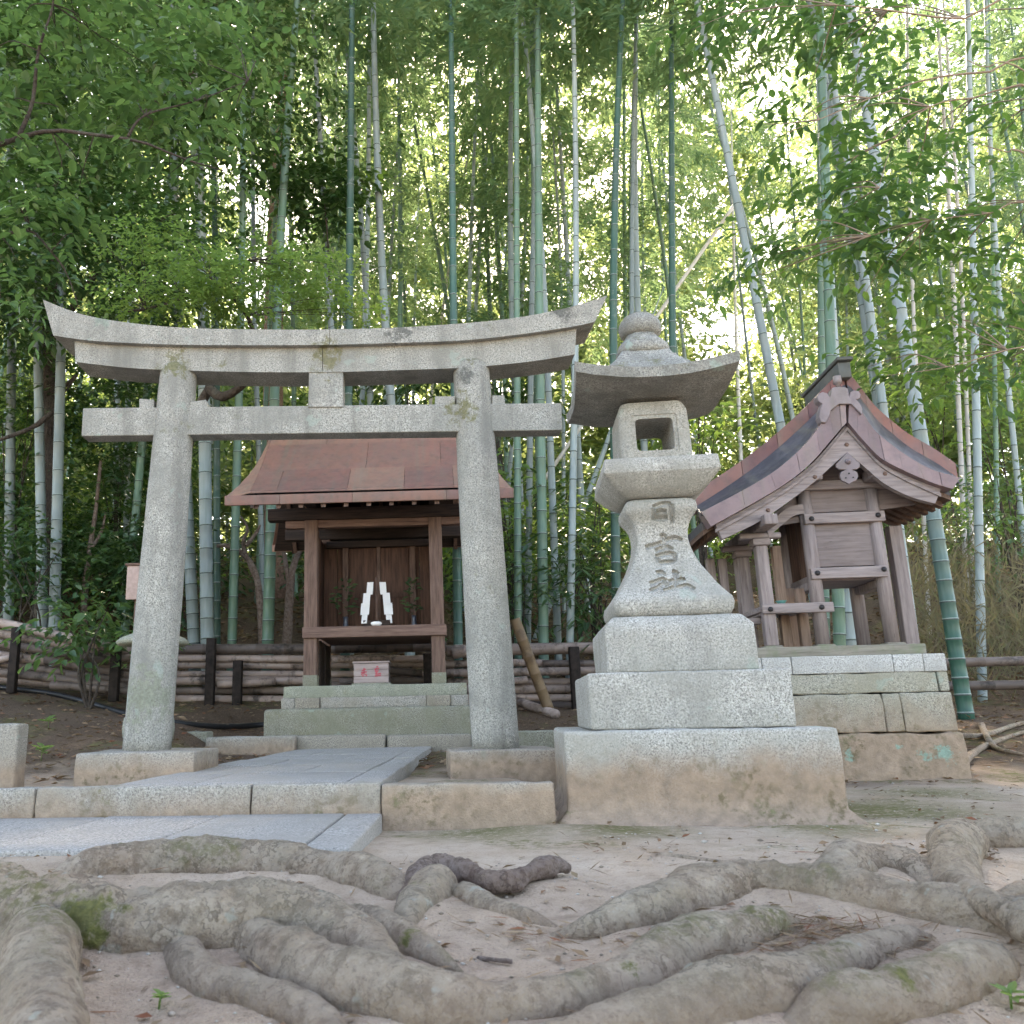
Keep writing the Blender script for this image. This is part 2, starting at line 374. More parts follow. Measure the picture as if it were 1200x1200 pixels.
M['mossy'] = granite('mossy_slab_stone', (0.28, 0.265, 0.21), (0.19, 0.185, 0.13), moss=0.7, lichen=0.3, streak=0.35, mosscol=(0.17, 0.16, 0.105))
M['sill'] = granite('sill_stone', (0.34, 0.34, 0.28), (0.23, 0.24, 0.18), moss=0.45, streak=0.2, mosscol=(0.17, 0.16, 0.105))
M['kerb'] = granite('kerb_stone', (0.33, 0.29, 0.24), (0.23, 0.20, 0.16), moss=0.25, lichen=0.3, soil=(0.0, 0.12, 0.15))
M['kerb_t'] = granite('plinth_stone', (0.36, 0.33, 0.29), (0.25, 0.215, 0.175), moss=0.25, lichen=0.3, soil=(0.17, 0.265, 0.08))
M['path'] = granite('path_slab_stone', (0.36, 0.335, 0.31), (0.285, 0.26, 0.23), moss=0.0, spk=0.6, bumpd=0.002)
M['step'] = granite('step_stone_granite', (0.37, 0.345, 0.31), (0.28, 0.245, 0.20), moss=0.12, soil=(0.04, 0.16, 0.14), bumpd=0.01)
M['step_end'] = granite('step_end_granite', (0.38, 0.34, 0.29), (0.29, 0.24, 0.185), moss=0.2, soil=(0.11, 0.18, 0.10), bumpd=0.012)
M['wood1'] = wood('shrine_wood_brown', (0.20, 0.125, 0.10), (0.085, 0.05, 0.04))
M['wood1x'] = wood('shrine_wood_brown_beam', (0.21, 0.13, 0.105), (0.095, 0.055, 0.045), axis='x')
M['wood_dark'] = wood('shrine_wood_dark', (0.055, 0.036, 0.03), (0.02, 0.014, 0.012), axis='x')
M['door'] = wood('shrine_door_wood', (0.135, 0.072, 0.052), (0.055, 0.028, 0.021))
M['wood2'] = wood('weathered_wood', (0.29, 0.24, 0.235), (0.165, 0.13, 0.127))
M['wood2x'] = wood('weathered_wood_beam', (0.295, 0.245, 0.24), (0.18, 0.145, 0.142), axis='x')
M['wood2p'] = wood('weathered_wood_panel', (0.225, 0.182, 0.178), (0.165, 0.132, 0.128), axis='x')
M['wood2l'] = wood('warm_post_wood', (0.34, 0.235, 0.185), (0.23, 0.15, 0.115))
M['wood2g'] = wood('mossy_sill_wood', (0.27, 0.24, 0.20), (0.17, 0.155, 0.125), axis='x', green=0.7)
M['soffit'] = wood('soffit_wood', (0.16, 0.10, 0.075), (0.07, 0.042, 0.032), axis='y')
M['copper'] = copper('red_copper', (0.265, 0.125, 0.092), (0.215, 0.12, 0.095), (0.13, 0.088, 0.068))
M['copper2'] = copper('red_copper_small_roof', (0.225, 0.09, 0.075), (0.175, 0.095, 0.095), (0.11, 0.065, 0.065))
M['verge'] = copper('violet_copper_verge', (0.235, 0.165, 0.172), (0.20, 0.135, 0.142), (0.13, 0.095, 0.105))
M['shadow_slate'] = copper('shadowed_roof_shingle', (0.075, 0.072, 0.085), (0.05, 0.048, 0.058), (0.13, 0.12, 0.13))  # dark tone includes the shadow lying on the roof shoulder
M['ornament'] = copper('grey_copper_ornament', (0.26, 0.215, 0.225), (0.21, 0.165, 0.175), (0.14, 0.11, 0.12))
M['ridge'] = copper('ridge_copper', (0.075, 0.08, 0.078), (0.10, 0.10, 0.098), (0.05, 0.055, 0.055))
M['iron'] = plain('black_iron', (0.025, 0.022, 0.024), 0.5)
M['white'] = plain('white_paper', (0.82, 0.81, 0.82), 0.8, 0.2, 0.03)
M['redpaint'] = plain('red_paint', (0.50, 0.10, 0.13), 0.7)
M['box'] = wood('pale_box_wood', (0.42, 0.34, 0.33), (0.30, 0.23, 0.22), axis='x')
M['vase'] = plain('dark_vase', (0.03, 0.035, 0.05), 0.3, 0.5)
M['pipe'] = plain('black_pipe', (0.012, 0.012, 0.014), 0.45, 0.4)
M['post_black'] = plain('charred_post', (0.022, 0.016, 0.014), 0.8, 0.2, 0.5)
M['signpink'] = plain('pinkish_board', (0.45, 0.32, 0.29), 0.7)
M['teal'] = plain('verdigris_cup', (0.10, 0.28, 0.26), 0.5)
def drypole(name, a, b, c3):
    t = NT(name); v = t.obj(); r = t.n('ObjectInfo').outputs['Random']
    mp = t.n('Mapping', {'Vector': v, 'Scale': (3, 25, 25)}).outputs[0]
    c = t.mix(t.maprange(t.noise(mp, 1.0, 4), 0.3, 0.7), a, b)
    c = t.mix(t.maprange(t.noise(v, 5, 5, 0.7), 0.52, 0.66), c, c3)
    c = t.n('HueSaturation', {'Color': c, 'Value': t.maprange(r, 0, 1, 0.28, 1.35)}).outputs[0]
    return t.done(c, 0.6, t.bump(t.noise(mp, 2, 3), 0.2, 0.004), 0.3)
M['pole'] = drypole('dry_bamboo', (0.23, 0.165, 0.14), (0.34, 0.265, 0.235), (0.06, 0.045, 0.038))
M['pole_tan'] = drypole('tan_bamboo', (0.42, 0.27, 0.15), (0.34, 0.22, 0.13), (0.24, 0.15, 0.09))
M['culm_pale'] = culmmat('bamboo_grey', (0.20, 0.25, 0.245), (0.28, 0.325, 0.32))
M['culm_green'] = culmmat('bamboo_green', (0.085, 0.165, 0.11), (0.13, 0.21, 0.15))
M['culm_dark'] = culmmat('bamboo_deep_green', (0.03, 0.085, 0.062), (0.05, 0.11, 0.08))
def leadmat():
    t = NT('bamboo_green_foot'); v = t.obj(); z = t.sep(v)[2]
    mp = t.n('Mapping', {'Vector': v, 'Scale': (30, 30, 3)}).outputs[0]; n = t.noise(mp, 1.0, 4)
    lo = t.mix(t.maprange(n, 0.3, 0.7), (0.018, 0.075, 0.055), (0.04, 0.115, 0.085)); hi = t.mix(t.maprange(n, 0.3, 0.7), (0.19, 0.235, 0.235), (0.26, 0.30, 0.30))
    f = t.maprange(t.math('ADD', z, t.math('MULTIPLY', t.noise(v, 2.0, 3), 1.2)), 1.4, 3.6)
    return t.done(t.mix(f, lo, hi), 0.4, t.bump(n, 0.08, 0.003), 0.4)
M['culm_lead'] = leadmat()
M['culm_dead'] = culmmat('bamboo_dead', (0.50, 0.46, 0.42), (0.6, 0.57, 0.54))
M['node_pale'] = plain('bamboo_node_pale', (0.24, 0.29, 0.26), 0.6)
M['node_dark'] = plain('bamboo_node_dark', (0.06, 0.075, 0.07), 0.6)
M['lf_bamboo'] = leafmat('bamboo_leaf', [(0.05, 0.135, 0.07), (0.08, 0.175, 0.082), (0.125, 0.205, 0.088), (0.17, 0.22, 0.105)], 0.52, (0.34, 0.49, 0.22))
M['lf_far'] = leafmat('far_leaf', [(0.055, 0.125, 0.055), (0.10, 0.18, 0.075), (0.17, 0.22, 0.09)], 0.55, (0.44, 0.52, 0.20))
M['lf_dark'] = leafmat('evergreen_leaf', [(0.022, 0.06, 0.028), (0.035, 0.085, 0.034), (0.055, 0.11, 0.04)], 0.28, (0.14, 0.27, 0.04), 0.35, 0.5)
M['lf_near'] = leafmat('broad_leaf', [(0.032, 0.08, 0.04), (0.052, 0.12, 0.05), (0.095, 0.165, 0.06)], 0.38, (0.25, 0.42, 0.09), 0.35, 0.5)
M['lf_maple'] = leafmat('maple_leaf', [(0.085, 0.16, 0.05), (0.12, 0.21, 0.06), (0.16, 0.24, 0.075)], 0.5, (0.34, 0.50, 0.10))
M['lf_right'] = leafmat('cherry_leaf', [(0.025, 0.075, 0.045), (0.045, 0.11, 0.055), (0.085, 0.15, 0.05)], 0.42, (0.20, 0.38, 0.06), 0.4, 0.5)
M['lf_shrub'] = leafmat('shrub_leaf', [(0.022, 0.06, 0.03), (0.04, 0.09, 0.038), (0.07, 0.12, 0.04)], 0.3, (0.15, 0.28, 0.05), 0.35, 0.5)
M['lf_dry'] = leafmat('dry_leaf', [(0.14, 0.085, 0.05), (0.22, 0.14, 0.085), (0.29, 0.21, 0.13), (0.20, 0.065, 0.035)], 0.15, (0.3, 0.2, 0.1), 0.8, 0.2)
M['lf_brush'] = leafmat('dry_brush', [(0.12, 0.105, 0.07), (0.17, 0.14, 0.09), (0.10, 0.12, 0.06)], 0.3, (0.28, 0.25, 0.12), 0.8, 0.2)
def barkmat(name, a, b, c3, lich, green, dirt=0.0, spots=()):
    t = NT(name); v = t.obj()
    c = t.mix(t.maprange(t.noise(v, 7, 6, 0.7), 0.35, 0.68), a, b)
    c = t.mix(t.math('MULTIPLY', t.maprange(t.noise(v, 26, 5, 0.7), 0.47, 0.62), 0.75), c, c3)
    c = t.mix(t.math('MULTIPLY', t.maprange(t.noise(v, 90, 3, 0.7), 0.55, 0.68), 0.5), c, tuple(x * 0.6 for x in c3))
    c = t.mix(t.math('MULTIPLY', t.maprange(t.noise(v, 48, 4, 0.7), 0.56, 0.70), 0.4), c, tuple(min(1, x * 1.35) for x in b))
    rg = t.n('Math', {0: t.math('SUBTRACT', t.noise(v, 13, 4, 0.6), 0.5)}, operation='ABSOLUTE').outputs[0]
    ln = t.math('MULTIPLY', t.maprange(rg, 0.022, 0.004), t.maprange(t.noise(v, 6, 2), 0.45, 0.55))
    c = t.mix(t.math('MULTIPLY', ln, 0.55), c, tuple(x * 0.5 for x in c3))
    up = t.up()
    if green: c = t.mix(t.math('MULTIPLY', t.maprange(t.math('ADD', t.noise(v, 5, 4), t.math('MULTIPLY', up, 0.12)), 0.5, 0.68), green), c, (0.20, 0.205, 0.155))
    if lich:
        sp = t.maprange(t.math('ADD', t.noise(v, 15, 3, 0.6), t.math('MULTIPLY', t.noise(v, 70, 3), 0.15)), 0.73, 0.78); c = t.mix(t.math('MULTIPLY', sp, lich), c, (0.38, 0.385, 0.33))
        ms = t.math('MULTIPLY', t.maprange(t.noise(v, 34, 5, 0.75), 0.46, 0.58), t.maprange(t.math('ADD', t.noise(v, 2.6, 2), t.math('MULTIPLY', up, 0.06)), 0.60, 0.70)); c = t.mix(t.math('MULTIPLY', ms, 0.8), c, (0.12, 0.118, 0.04))
    if dirt:
        z = t.math('ADD', t.sep(v)[2], t.math('MULTIPLY', t.math('SUBTRACT', t.noise(v, 9, 4), 0.5), 0.10))
        c = t.mix(t.math('MULTIPLY', t.maprange(z, 0.03, -0.03), dirt), c, (0.30, 0.215, 0.16))
    for (p_, pr_) in spots:
        dd = t.n('VectorMath', {0: v, 1: tuple(p_)}, operation='DISTANCE').outputs['Value']
        f = t.maprange(t.math('ADD', dd, t.math('MULTIPLY', t.math('SUBTRACT', t.noise(v, 26, 6, 0.75), 0.5), pr_ * 4.0)), pr_, pr_ * 0.5)
        c = t.mix(t.math('MULTIPLY', f, 0.9), c, t.ramp(t.noise(v, 70, 3), [(0.3, (0.07, 0.075, 0.02)), (0.7, (0.17, 0.165, 0.05))]))
    w = t.n('TexWave', {'Vector': v, 'Scale': 9.0, 'Distortion': 9.0, 'Detail': 3.0, 'Detail Scale': 2.0}).outputs['Fac']
    h = t.math('ADD', t.math('ADD', t.noise(v, 45, 6, 0.75), t.math('MULTIPLY', t.noise(v, 11, 4), 1.6)), t.math('MULTIPLY', w, 0.25))
    return t.done(c, 0.88, t.bump(h, 0.9, 0.028), 0.2)
M['root_dead'] = barkmat('dead_root_bark', (0.20, 0.14, 0.115), (0.27, 0.21, 0.18), (0.11, 0.07, 0.055), 0.0, 0.0)
M['bark'] = barkmat('tree_bark', (0.065, 0.05, 0.042), (0.11, 0.088, 0.075), (0.04, 0.03, 0.026), 0.0, 0.2)
M['bark_red'] = barkmat('pine_bark', (0.26, 0.15, 0.115), (0.34, 0.22, 0.17), (0.14, 0.08, 0.06), 0.0, 0.0)
M['twig'] = plain('tan_twig', (0.24, 0.175, 0.13), 0.8)
def groundmat():
    t = NT('forest_ground'); v = t.pos(); xyz = t.sep(v)
    n1 = t.noise(v, 2.2, 5, 0.6); n2 = t.noise(v, 14, 5, 0.7); n3 = t.noise(v, 60, 4, 0.7); n4 = t.noise(v, 170, 2, 0.6)
    sand = t.mix(t.maprange(n1, 0.35, 0.65), (0.365, 0.268, 0.195), (0.46, 0.365, 0.285))
    sand = t.mix(t.math('MULTIPLY', t.maprange(n2, 0.5, 0.7), 0.55), sand, (0.215, 0.158, 0.115))
    sand = t.mix(t.math('MULTIPLY', t.maprange(n4, 0.58, 0.66), 0.5), sand, (0.16, 0.11, 0.08))
    sand = t.mix(t.math('MULTIPLY', t.maprange(n3, 0.6, 0.72), 0.5), sand, (0.45, 0.39, 0.34))
    sl = t.math('MULTIPLY', t.maprange(xyz[1], 2.5, 1.7), t.maprange(t.math('ADD', n1, t.math('MULTIPLY', n2, 0.4)), 0.55, 0.85))
    sand = t.mix(t.math('MULTIPLY', sl, 0.8), sand, t.ramp(n3, [(0.3, (0.15, 0.10, 0.072)), (0.7, (0.30, 0.205, 0.15))]))
    lit = t.ramp(n3, [(0.3, (0.05, 0.032, 0.022)), (0.5, (0.12, 0.078, 0.052)), (0.7, (0.21, 0.14, 0.095))])
    lit = t.mix(t.math('MULTIPLY', t.maprange(n1, 0.4, 0.65), 0.5), lit, (0.075, 0.05, 0.034))
    m = t.maprange(t.math('ADD', xyz[1], t.math('MULTIPLY', t.math('SUBTRACT', n1, 0.5), 2.5)), 4.7, 5.7)
    c = t.mix(m, sand, lit)
    mo = t.math('MULTIPLY', t.maprange(t.noise(v, 26, 5, 0.75), 0.44, 0.58), t.maprange(t.noise(v, 1.9, 3), 0.53, 0.61))
    mo = t.math('MULTIPLY', mo, t.maprange(xyz[1], 2.6, 3.1))
    for (mx, my, mr) in ((1.95, 3.75, 0.45), (0.25, 3.36, 0.30), (1.5, 3.25, 0.25), (0.75, 3.3, 0.25), (2.5, 4.4, 0.35)):
        dd = t.n('VectorMath', {0: v, 1: (mx, my, 0.0)}, operation='DISTANCE').outputs['Value']
        mo = t.math('MAXIMUM', mo, t.math('MULTIPLY', t.maprange(t.math('ADD', dd, t.math('MULTIPLY', n1, 0.3)), mr + 0.25, mr * 0.6), t.maprange(t.noise(v, 34, 5, 0.75), 0.36, 0.50)))
    c = t.mix(t.math('MULTIPLY', mo, 0.9), c, (0.125, 0.12, 0.045))
    h = t.math('ADD', t.math('MULTIPLY', n3, 0.6), t.math('ADD', n2, t.math('MULTIPLY', n4, 0.4)))
    return t.done(c, 0.95, t.bump(h, 0.7, 0.02), 0.15)
M['ground'] = groundmat()
t_ = NT('pebble'); r_ = t_.n('NewGeometry').outputs['Random Per Island']; M['pebble'] = t_.done(t_.ramp(r_, [(0.0, (0.16, 0.12, 0.09)), (0.5, (0.32, 0.26, 0.21)), (1.0, (0.45, 0.42, 0.38))]), 0.85)

# ------------------------------------------------------------------ courses of the exposed roots (the soil banks up against them)
ROOTS = []
def root_courses():
    R = [
        ([(-90, 1075, 62), (-20, 1082, 62), (50, 1086, 60), (130, 1094, 58), (220, 1092, 50), (310, 1085, 44), (370, 1088, 40), (415, 1108, 32), (450, 1135, 25), (490, 1160, 20)], 0.35, 'root'),
        ([(40, 1045, 18), (90, 1030, 22), (150, 1020, 25), (240, 1016, 27), (330, 1016, 28), (400, 1024, 26), (450, 1040, 20), (480, 1055, 12)], 0.25, 'root'),
        ([(205, 1105, 16), (225, 1135, 22), (250, 1155, 23), (300, 1168, 25), (350, 1186, 24), (385, 1212, 22), (410, 1250, 20)], 0.25, 'root'),
        ([(290, 1098, 24), (322, 1122, 30), (360, 1142, 33), (410, 1162, 36), (480, 1180, 36), (570, 1186, 31), (660, 1176, 28), (730, 1156, 28), (775, 1125, 30), (815, 1106, 30), (865, 1098, 27), (915, 1088, 20), (940, 1088, 8)], 0.3, 'root'),
        ([(640, 1094, 6), (700, 1088, 16), (760, 1070, 26), (830, 1046, 31), (900, 1040, 32), (980, 1052, 31), (1070, 1068, 31), (1150, 1082, 35), (1220, 1098, 40), (1290, 1110, 42)], 0.35, 'root'),
        ([(620, 1228, 20), (700, 1212, 26), (780, 1196, 32), (850, 1176, 38), (920, 1162, 38), (970, 1138, 28), (1020, 1116, 22), (1065, 1104, 17), (1095, 1098, 9)], 0.3, 'root'),
        ([(900, 1195, 26), (980, 1184, 29), (1050, 1170, 30), (1110, 1150, 28), (1160, 1133, 23), (1185, 1128, 12)], 0.4, 'root'),
        ([(950, 1046, 14), (980, 1024, 24), (1020, 1014, 26), (1065, 1018, 25), (1095, 1032, 16)], 0.2, 'root'),
        ([(1145, 976, 14), (1128, 988, 22), (1120, 1008, 25), (1122, 1030, 20)], 0.6, 'root'),
        ([(1120, 985, 12), (1160, 985, 17), (1220, 985, 20), (1290, 992, 22)], 0.5, 'root'),
        ([(1085, 1030, 8), (1115, 1038, 15), (1150, 1058, 20), (1195, 1082, 22), (1260, 1110, 24)], 1.8, 'root'),
        ([(1150, 1050, 10), (1200, 1046, 14), (1260, 1050, 16)], 0.3, 'root'),
        ([(462, 1098, 12), (478, 1078, 20), (496, 1056, 24), (512, 1040, 22), (530, 1050, 16)], 0.3, 'root'),
        ([(515, 1040, 16), (545, 1052, 18), (580, 1068, 18), (620, 1080, 14), (660, 1088, 8)], 0.25, 'root'),
        ([(395, 1058, 14), (430, 1080, 20), (470, 1102, 20), (510, 1122, 13), (540, 1136, 5)], 0.3, 'root'),
        ([(468, 1060, 8), (485, 1035, 10), (502, 1018, 11), (535, 1018, 12), (565, 1032, 12), (600, 1032, 12), (625, 1022, 12), (645, 1014, 11), (666, 1018, 6)], 1.2, 'root_dead'),
        ([(60, 1290, 50), (48, 1225, 46), (43, 1165, 43), (42, 1120, 38), (44, 1094, 28), (46, 1082, 14)], 0.75, 'root'),
        ([(560, 1120, 1.5), (575, 1124, 2), (600, 1127, 1.5)], 0.5, 'root_dead'),
        ([(735, 1000, 4), (780, 1006, 6), (840, 1012, 5), (880, 1010, 3)], 0.1, 'root'),
    ]
    def rp(u, v, rp_, k):
        Y = 1.6
        for _ in range(40):
            p = P(u, v, Y); r = rp_ * Y / 1030.0; d = ray(u, v)
            Yn = (zg(p.x, Y) + r * k - HC) / (d.z / d.y); Y = 0.5 * Y + 0.5 * max(0.7, min(4.0, Yn))
        p = P(u, v, Y); return [p.x, p.y, p.z, rp_ * Y / 1030.0]
    for (pts, k, m) in R:
        W = [rp(u, v, r, k) for u, v, r in pts]
        for e in (0, -1):
            if e == 0 and pts[0][:2] in ((205, 1105), (290, 1098)): continue
            if 0 < pts[e][0] < 1200 and pts[e][1] < 1200 and not (m == 'root_dead' and e == -1): W[e][2] -= W[e][3] * (k + 1.15)
        ROOTS.append((catmull(W, 22 * len(W)), m))
root_courses()
RA = np.array([c for (C_, m) in ROOTS if m == 'root' for c in C_[::4]])
def on_root(u, v):                    # the spot of a root's skin seen at (u, v)
    best = None
    for c in RA:
        q = CAMR.transposed() @ (Vector(c[:3]) - Vector((0, 0, HC))); d = (PX + FPX * q.x / -q.z - u) ** 2 + (PY - FPX * q.y / -q.z - v) ** 2
        if best is None or d < best[0]: best = (d, c)
    return P(u, v, best[1][1] - 0.75 * best[1][3]) - Vector((0.2, 1.9, 0))
M['root'] = barkmat('root_bark', (0.32, 0.232, 0.168), (0.45, 0.365, 0.285), (0.185, 0.132, 0.096), 0.6, 0.22, 0.6, [(on_root(u, v), r) for u, v, r in ((40, 1048, 0.05), (100, 1072, 0.055), (115, 1105, 0.035), (150, 1058, 0.03), (10, 1085, 0.03), (492, 1045, 0.025), (735, 1140, 0.02), (800, 1150, 0.02), (1060, 1150, 0.025), (480, 1100, 0.02))])
def soil(x, y):
    if y > 2.9: return 0.0
    d2 = (RA[:, 0] - x) ** 2 + (RA[:, 1] - y) ** 2; r = RA[:, 3]
    return float(np.max(0.42 * r * np.exp(-d2 / (1.55 * r) ** 2) * np.clip((RA[:, 2] + r) / (r + 1e-6), 0, 1)))
# ------------------------------------------------------------------ ground
def build_ground():
    xs = np.concatenate([np.linspace(-60, -9, 22), np.linspace(-8.5, -3, 24), np.linspace(-2.9, -1.3, 30), np.linspace(-1.27, 2.3, 150), np.linspace(2.34, 4.5, 36), np.linspace(4.7, 9, 20), np.linspace(9.5, 60, 22)])
    ys = np.concatenate([np.linspace(-40, -1, 14), np.linspace(-0.5, 1.0, 10), np.linspace(1.02, 2.9, 90), np.linspace(2.93, 5.2, 60), np.linspace(5.28, 12, 70), np.linspace(12.3, 30, 40), np.linspace(31, 120, 18)])
    V = [(x, y, zgn(x, y) + (soil(x, y) if -2 < x < 3 and 0.5 < y < 2.9 else 0)) for y in ys for x in xs]; nx = len(xs)
    F = [(j * nx + i, j * nx + i + 1, (j + 1) * nx + i + 1, (j + 1) * nx + i) for j in range(len(ys) - 1) for i in range(nx - 1)]
    o = obj('ground', V, F, M['ground'], smooth=True); tag(o, 'sandy earth and leaf covered bank of the shrine grove', 'ground', kind='structure')
build_ground()

# ------------------------------------------------------------------ stone path, step and paving
PA = Frame(-0.7, 3.55, 0.072); ZP = 0.165
def build_path():
    root = empty('stone_path', label='raised path of grey stone slabs leading through the torii', cat='path', kind='structure'); PA.place(root)
    xr = PA.xy(450, 915, ZP)[0]; xl = PA.xy(133, 920, ZP)[0]; xi = PA.xy(405, 917, ZP)[0]
    ysf = PA.xy(450, 916, ZP)[1]; ye = 3.95
    r = random.Random(2)
    def slab(x0, x1, y0, y1): rbox('slab', x0 + 0.004, x1 - 0.004, y0 + 0.004, y1 - 0.004, 0.03, ZP + r.uniform(-0.003, 0.003), M['path'], root, b=0.008, rough=0.0015, cell=0.2, seed=r.random() * 50)
    ystart = ysf + 0.02
    for y0, y1 in zip(np.linspace(ystart, ye, 5)[:-1], np.linspace(ystart, ye, 5)[1:]): slab(xi, xr, y0, y1)
    rows = np.linspace(ystart, ye, 7); xm = (xl + xi) / 2
    for k in range(6):
        o = 0.16 * (1 if k % 2 else -1); slab(xl, xm + o, rows[k], rows[k + 1]); slab(xm + o, xi, rows[k], rows[k + 1])
    st = empty('entrance_step', label='long low granite step crossing in front of the raised path', cat='step', kind='structure'); PA.place(st)
    xe = PA.xy(650, 915, ZP)[0]; cuts = [-4.2, -2.7, PA.xy(62, 920, ZP)[0], PA.xy(300, 918, ZP)[0], PA.xy(447, 917, ZP)[0], xe]
    for i in range(len(cuts) - 1):
        last = i == len(cuts) - 2
        rbox('step_stone', cuts[i] + 0.003, cuts[i + 1] - 0.003, -0.02 - (0.012 if last else 0), ystart - 0.004, -0.1, ZP - (0.006 if last else 0.0), M['step_end' if last else 'step'], st, b=0.009, rough=0.006, cell=0.06, nscale=14, seed=i * 3.3)
    lp = empty('lower_paving', label='flat grey stone paving at the foot of the granite step', cat='paving', kind='structure'); PA.place(lp)
    z = 0.055; x1 = PA.xy(447, 955, z)[0]; yb = -0.04; yf = PA.xy(402, 993, z)[1]
    js = [x1, PA.xy(400, 957, z)[0], PA.xy(260, 955, z)[0], PA.xy(133, 955, z)[0], -1.75, -2.4, -3.1, -3.8]
    for i in range(len(js) - 1):
        rbox('slab', js[i + 1] + 0.003, js[i] - 0.003, yf, yb, -0.12, z + r.uniform(-0.002, 0.002), M['path'], lp, b=0.01, rough=0.002, cell=0.15, seed=i * 2.1)
build_path()

# ------------------------------------------------------------------ torii
def build_torii():
    t = empty('stone_torii', label='weathered grey granite torii gate with upswept lintel and leaning pillars', cat='torii gate'); T.place(t)
    kf, sf, kb = -0.115, -0.075, 0.15
    ktop = [T.xz(u, v, kf) for u, v in ((50, 351), (95, 368), (150, 378), (215, 384), (300, 386), (383, 386), (460, 384), (540, 379), (600, 373), (650, 364), (685, 355), (712, 346))]
    kbot = [T.xz(u, v, kf) for u, v in ((62, 393), (105, 399), (155, 402), (215, 404), (300, 404.5), (383, 404), (460, 402), (540, 399), (600, 393), (650, 386), (680, 381), (697, 377))]
    N = 49; ktop = catmull(ktop, N); kbot = catmull(kbot, N)
    for a, b_ in ((0, 23), (22, N)): band('lintel_half', ktop[a:b_], kbot[a:b_], kf, kb + 0.03, M['torii'], t, 1, gap=0.0015)
    stop = [T.xz(u, v, sf) for u, v in ((87, 397), (150, 402), (215, 403.5), (300, 404), (383, 403.5), (460, 401.5), (540, 398.5), (600, 392.5), (640, 387.5), (676, 381))]
    sbot = [T.xz(u, v, sf) for u, v in ((88, 424), (150, 431), (215, 434), (300, 436), (383, 436), (460, 434), (540, 431), (600, 426), (640, 421), (674, 415))]
    stop = catmull(stop, N); sbot = catmull(sbot, N)
    for a, b_ in ((0, 22), (21, N)): band('under_lintel_half', stop[a:b_], sbot[a:b_], sf, kb, M['torii'], t, 1, gap=0.0015)
    # tie beam
    q = [T.xz(97, 478, -0.06), T.xz(658, 472, -0.06), T.xz(659, 504, -0.06), T.xz(95, 511, -0.06)]
    bevel(prism('tie_beam', q, -0.06, 0.06, M['torii'], t), 0.006)
    q = [T.xz(362, 432, -0.07), T.xz(402, 432, -0.07), T.xz(402, 477, -0.07), T.xz(361, 477, -0.07)]
    bevel(prism('centre_strut', q, -0.07, 0.07, M['torii'], t), 0.005)
    for (a, b_, c, d) in (((163, 467), (180, 468), (180, 479), (163, 479)), ((222, 471), (241, 468), (244, 479), (222, 479)), ((510, 464), (533, 464), (533, 476), (510, 476)), ((577, 463), (591, 463), (592, 474), (577, 475))):
        prism('wedge', [T.xz(*p, -0.055) for p in (a, b_, c, d)], -0.05, 0.05, M['torii'], t)
    for (ub, vb, ut, vt, zb) in ((165, 882, 205, 426, 0), (583, 878, 553, 422, 0)):
        xb, z0 = T.xz(ub, vb, -0.1); xt, z1 = T.xz(ut, vt, -0.09)
        pts = []; rad = []
        n = 26
        for i in range(n + 1):
            f = i / n; pts.append((xb + (xt - xb) * f, 0, z0 - 0.01 + (z1 - z0) * f)); rad.append(0.127 - 0.02 * f + 0.004 * math.sin(f * 3.1))
        top = pts[-1]; dx = (xt - xb) / n
        for (dz, rr) in ((0.012, 0.101), (0.022, 0.09), (0.028, 0.07)): pts.append((top[0], 0, top[2] + dz)); rad.append(rr)
        tube('pillar', pts, rad, M['torii'], t, n=32, nz=0.012, nscale=8)
    for (u0, u1, vt, vb, y0, y1, s) in ((88, 228, 883, 915, -0.30, 0.26, 1), (527, 656, 880, 920, -0.24, 0.27, 2)):
        x0, zt = T.xz(u0, vt, y0); x1, _ = T.xz(u1, vt, y0)
        rbox('plinth', x0, x1, y0, y1, 0.02, zt, M['kerb_t'], t, b=0.012, rough=0.005, cell=0.07, seed=s * 4)
build_torii()

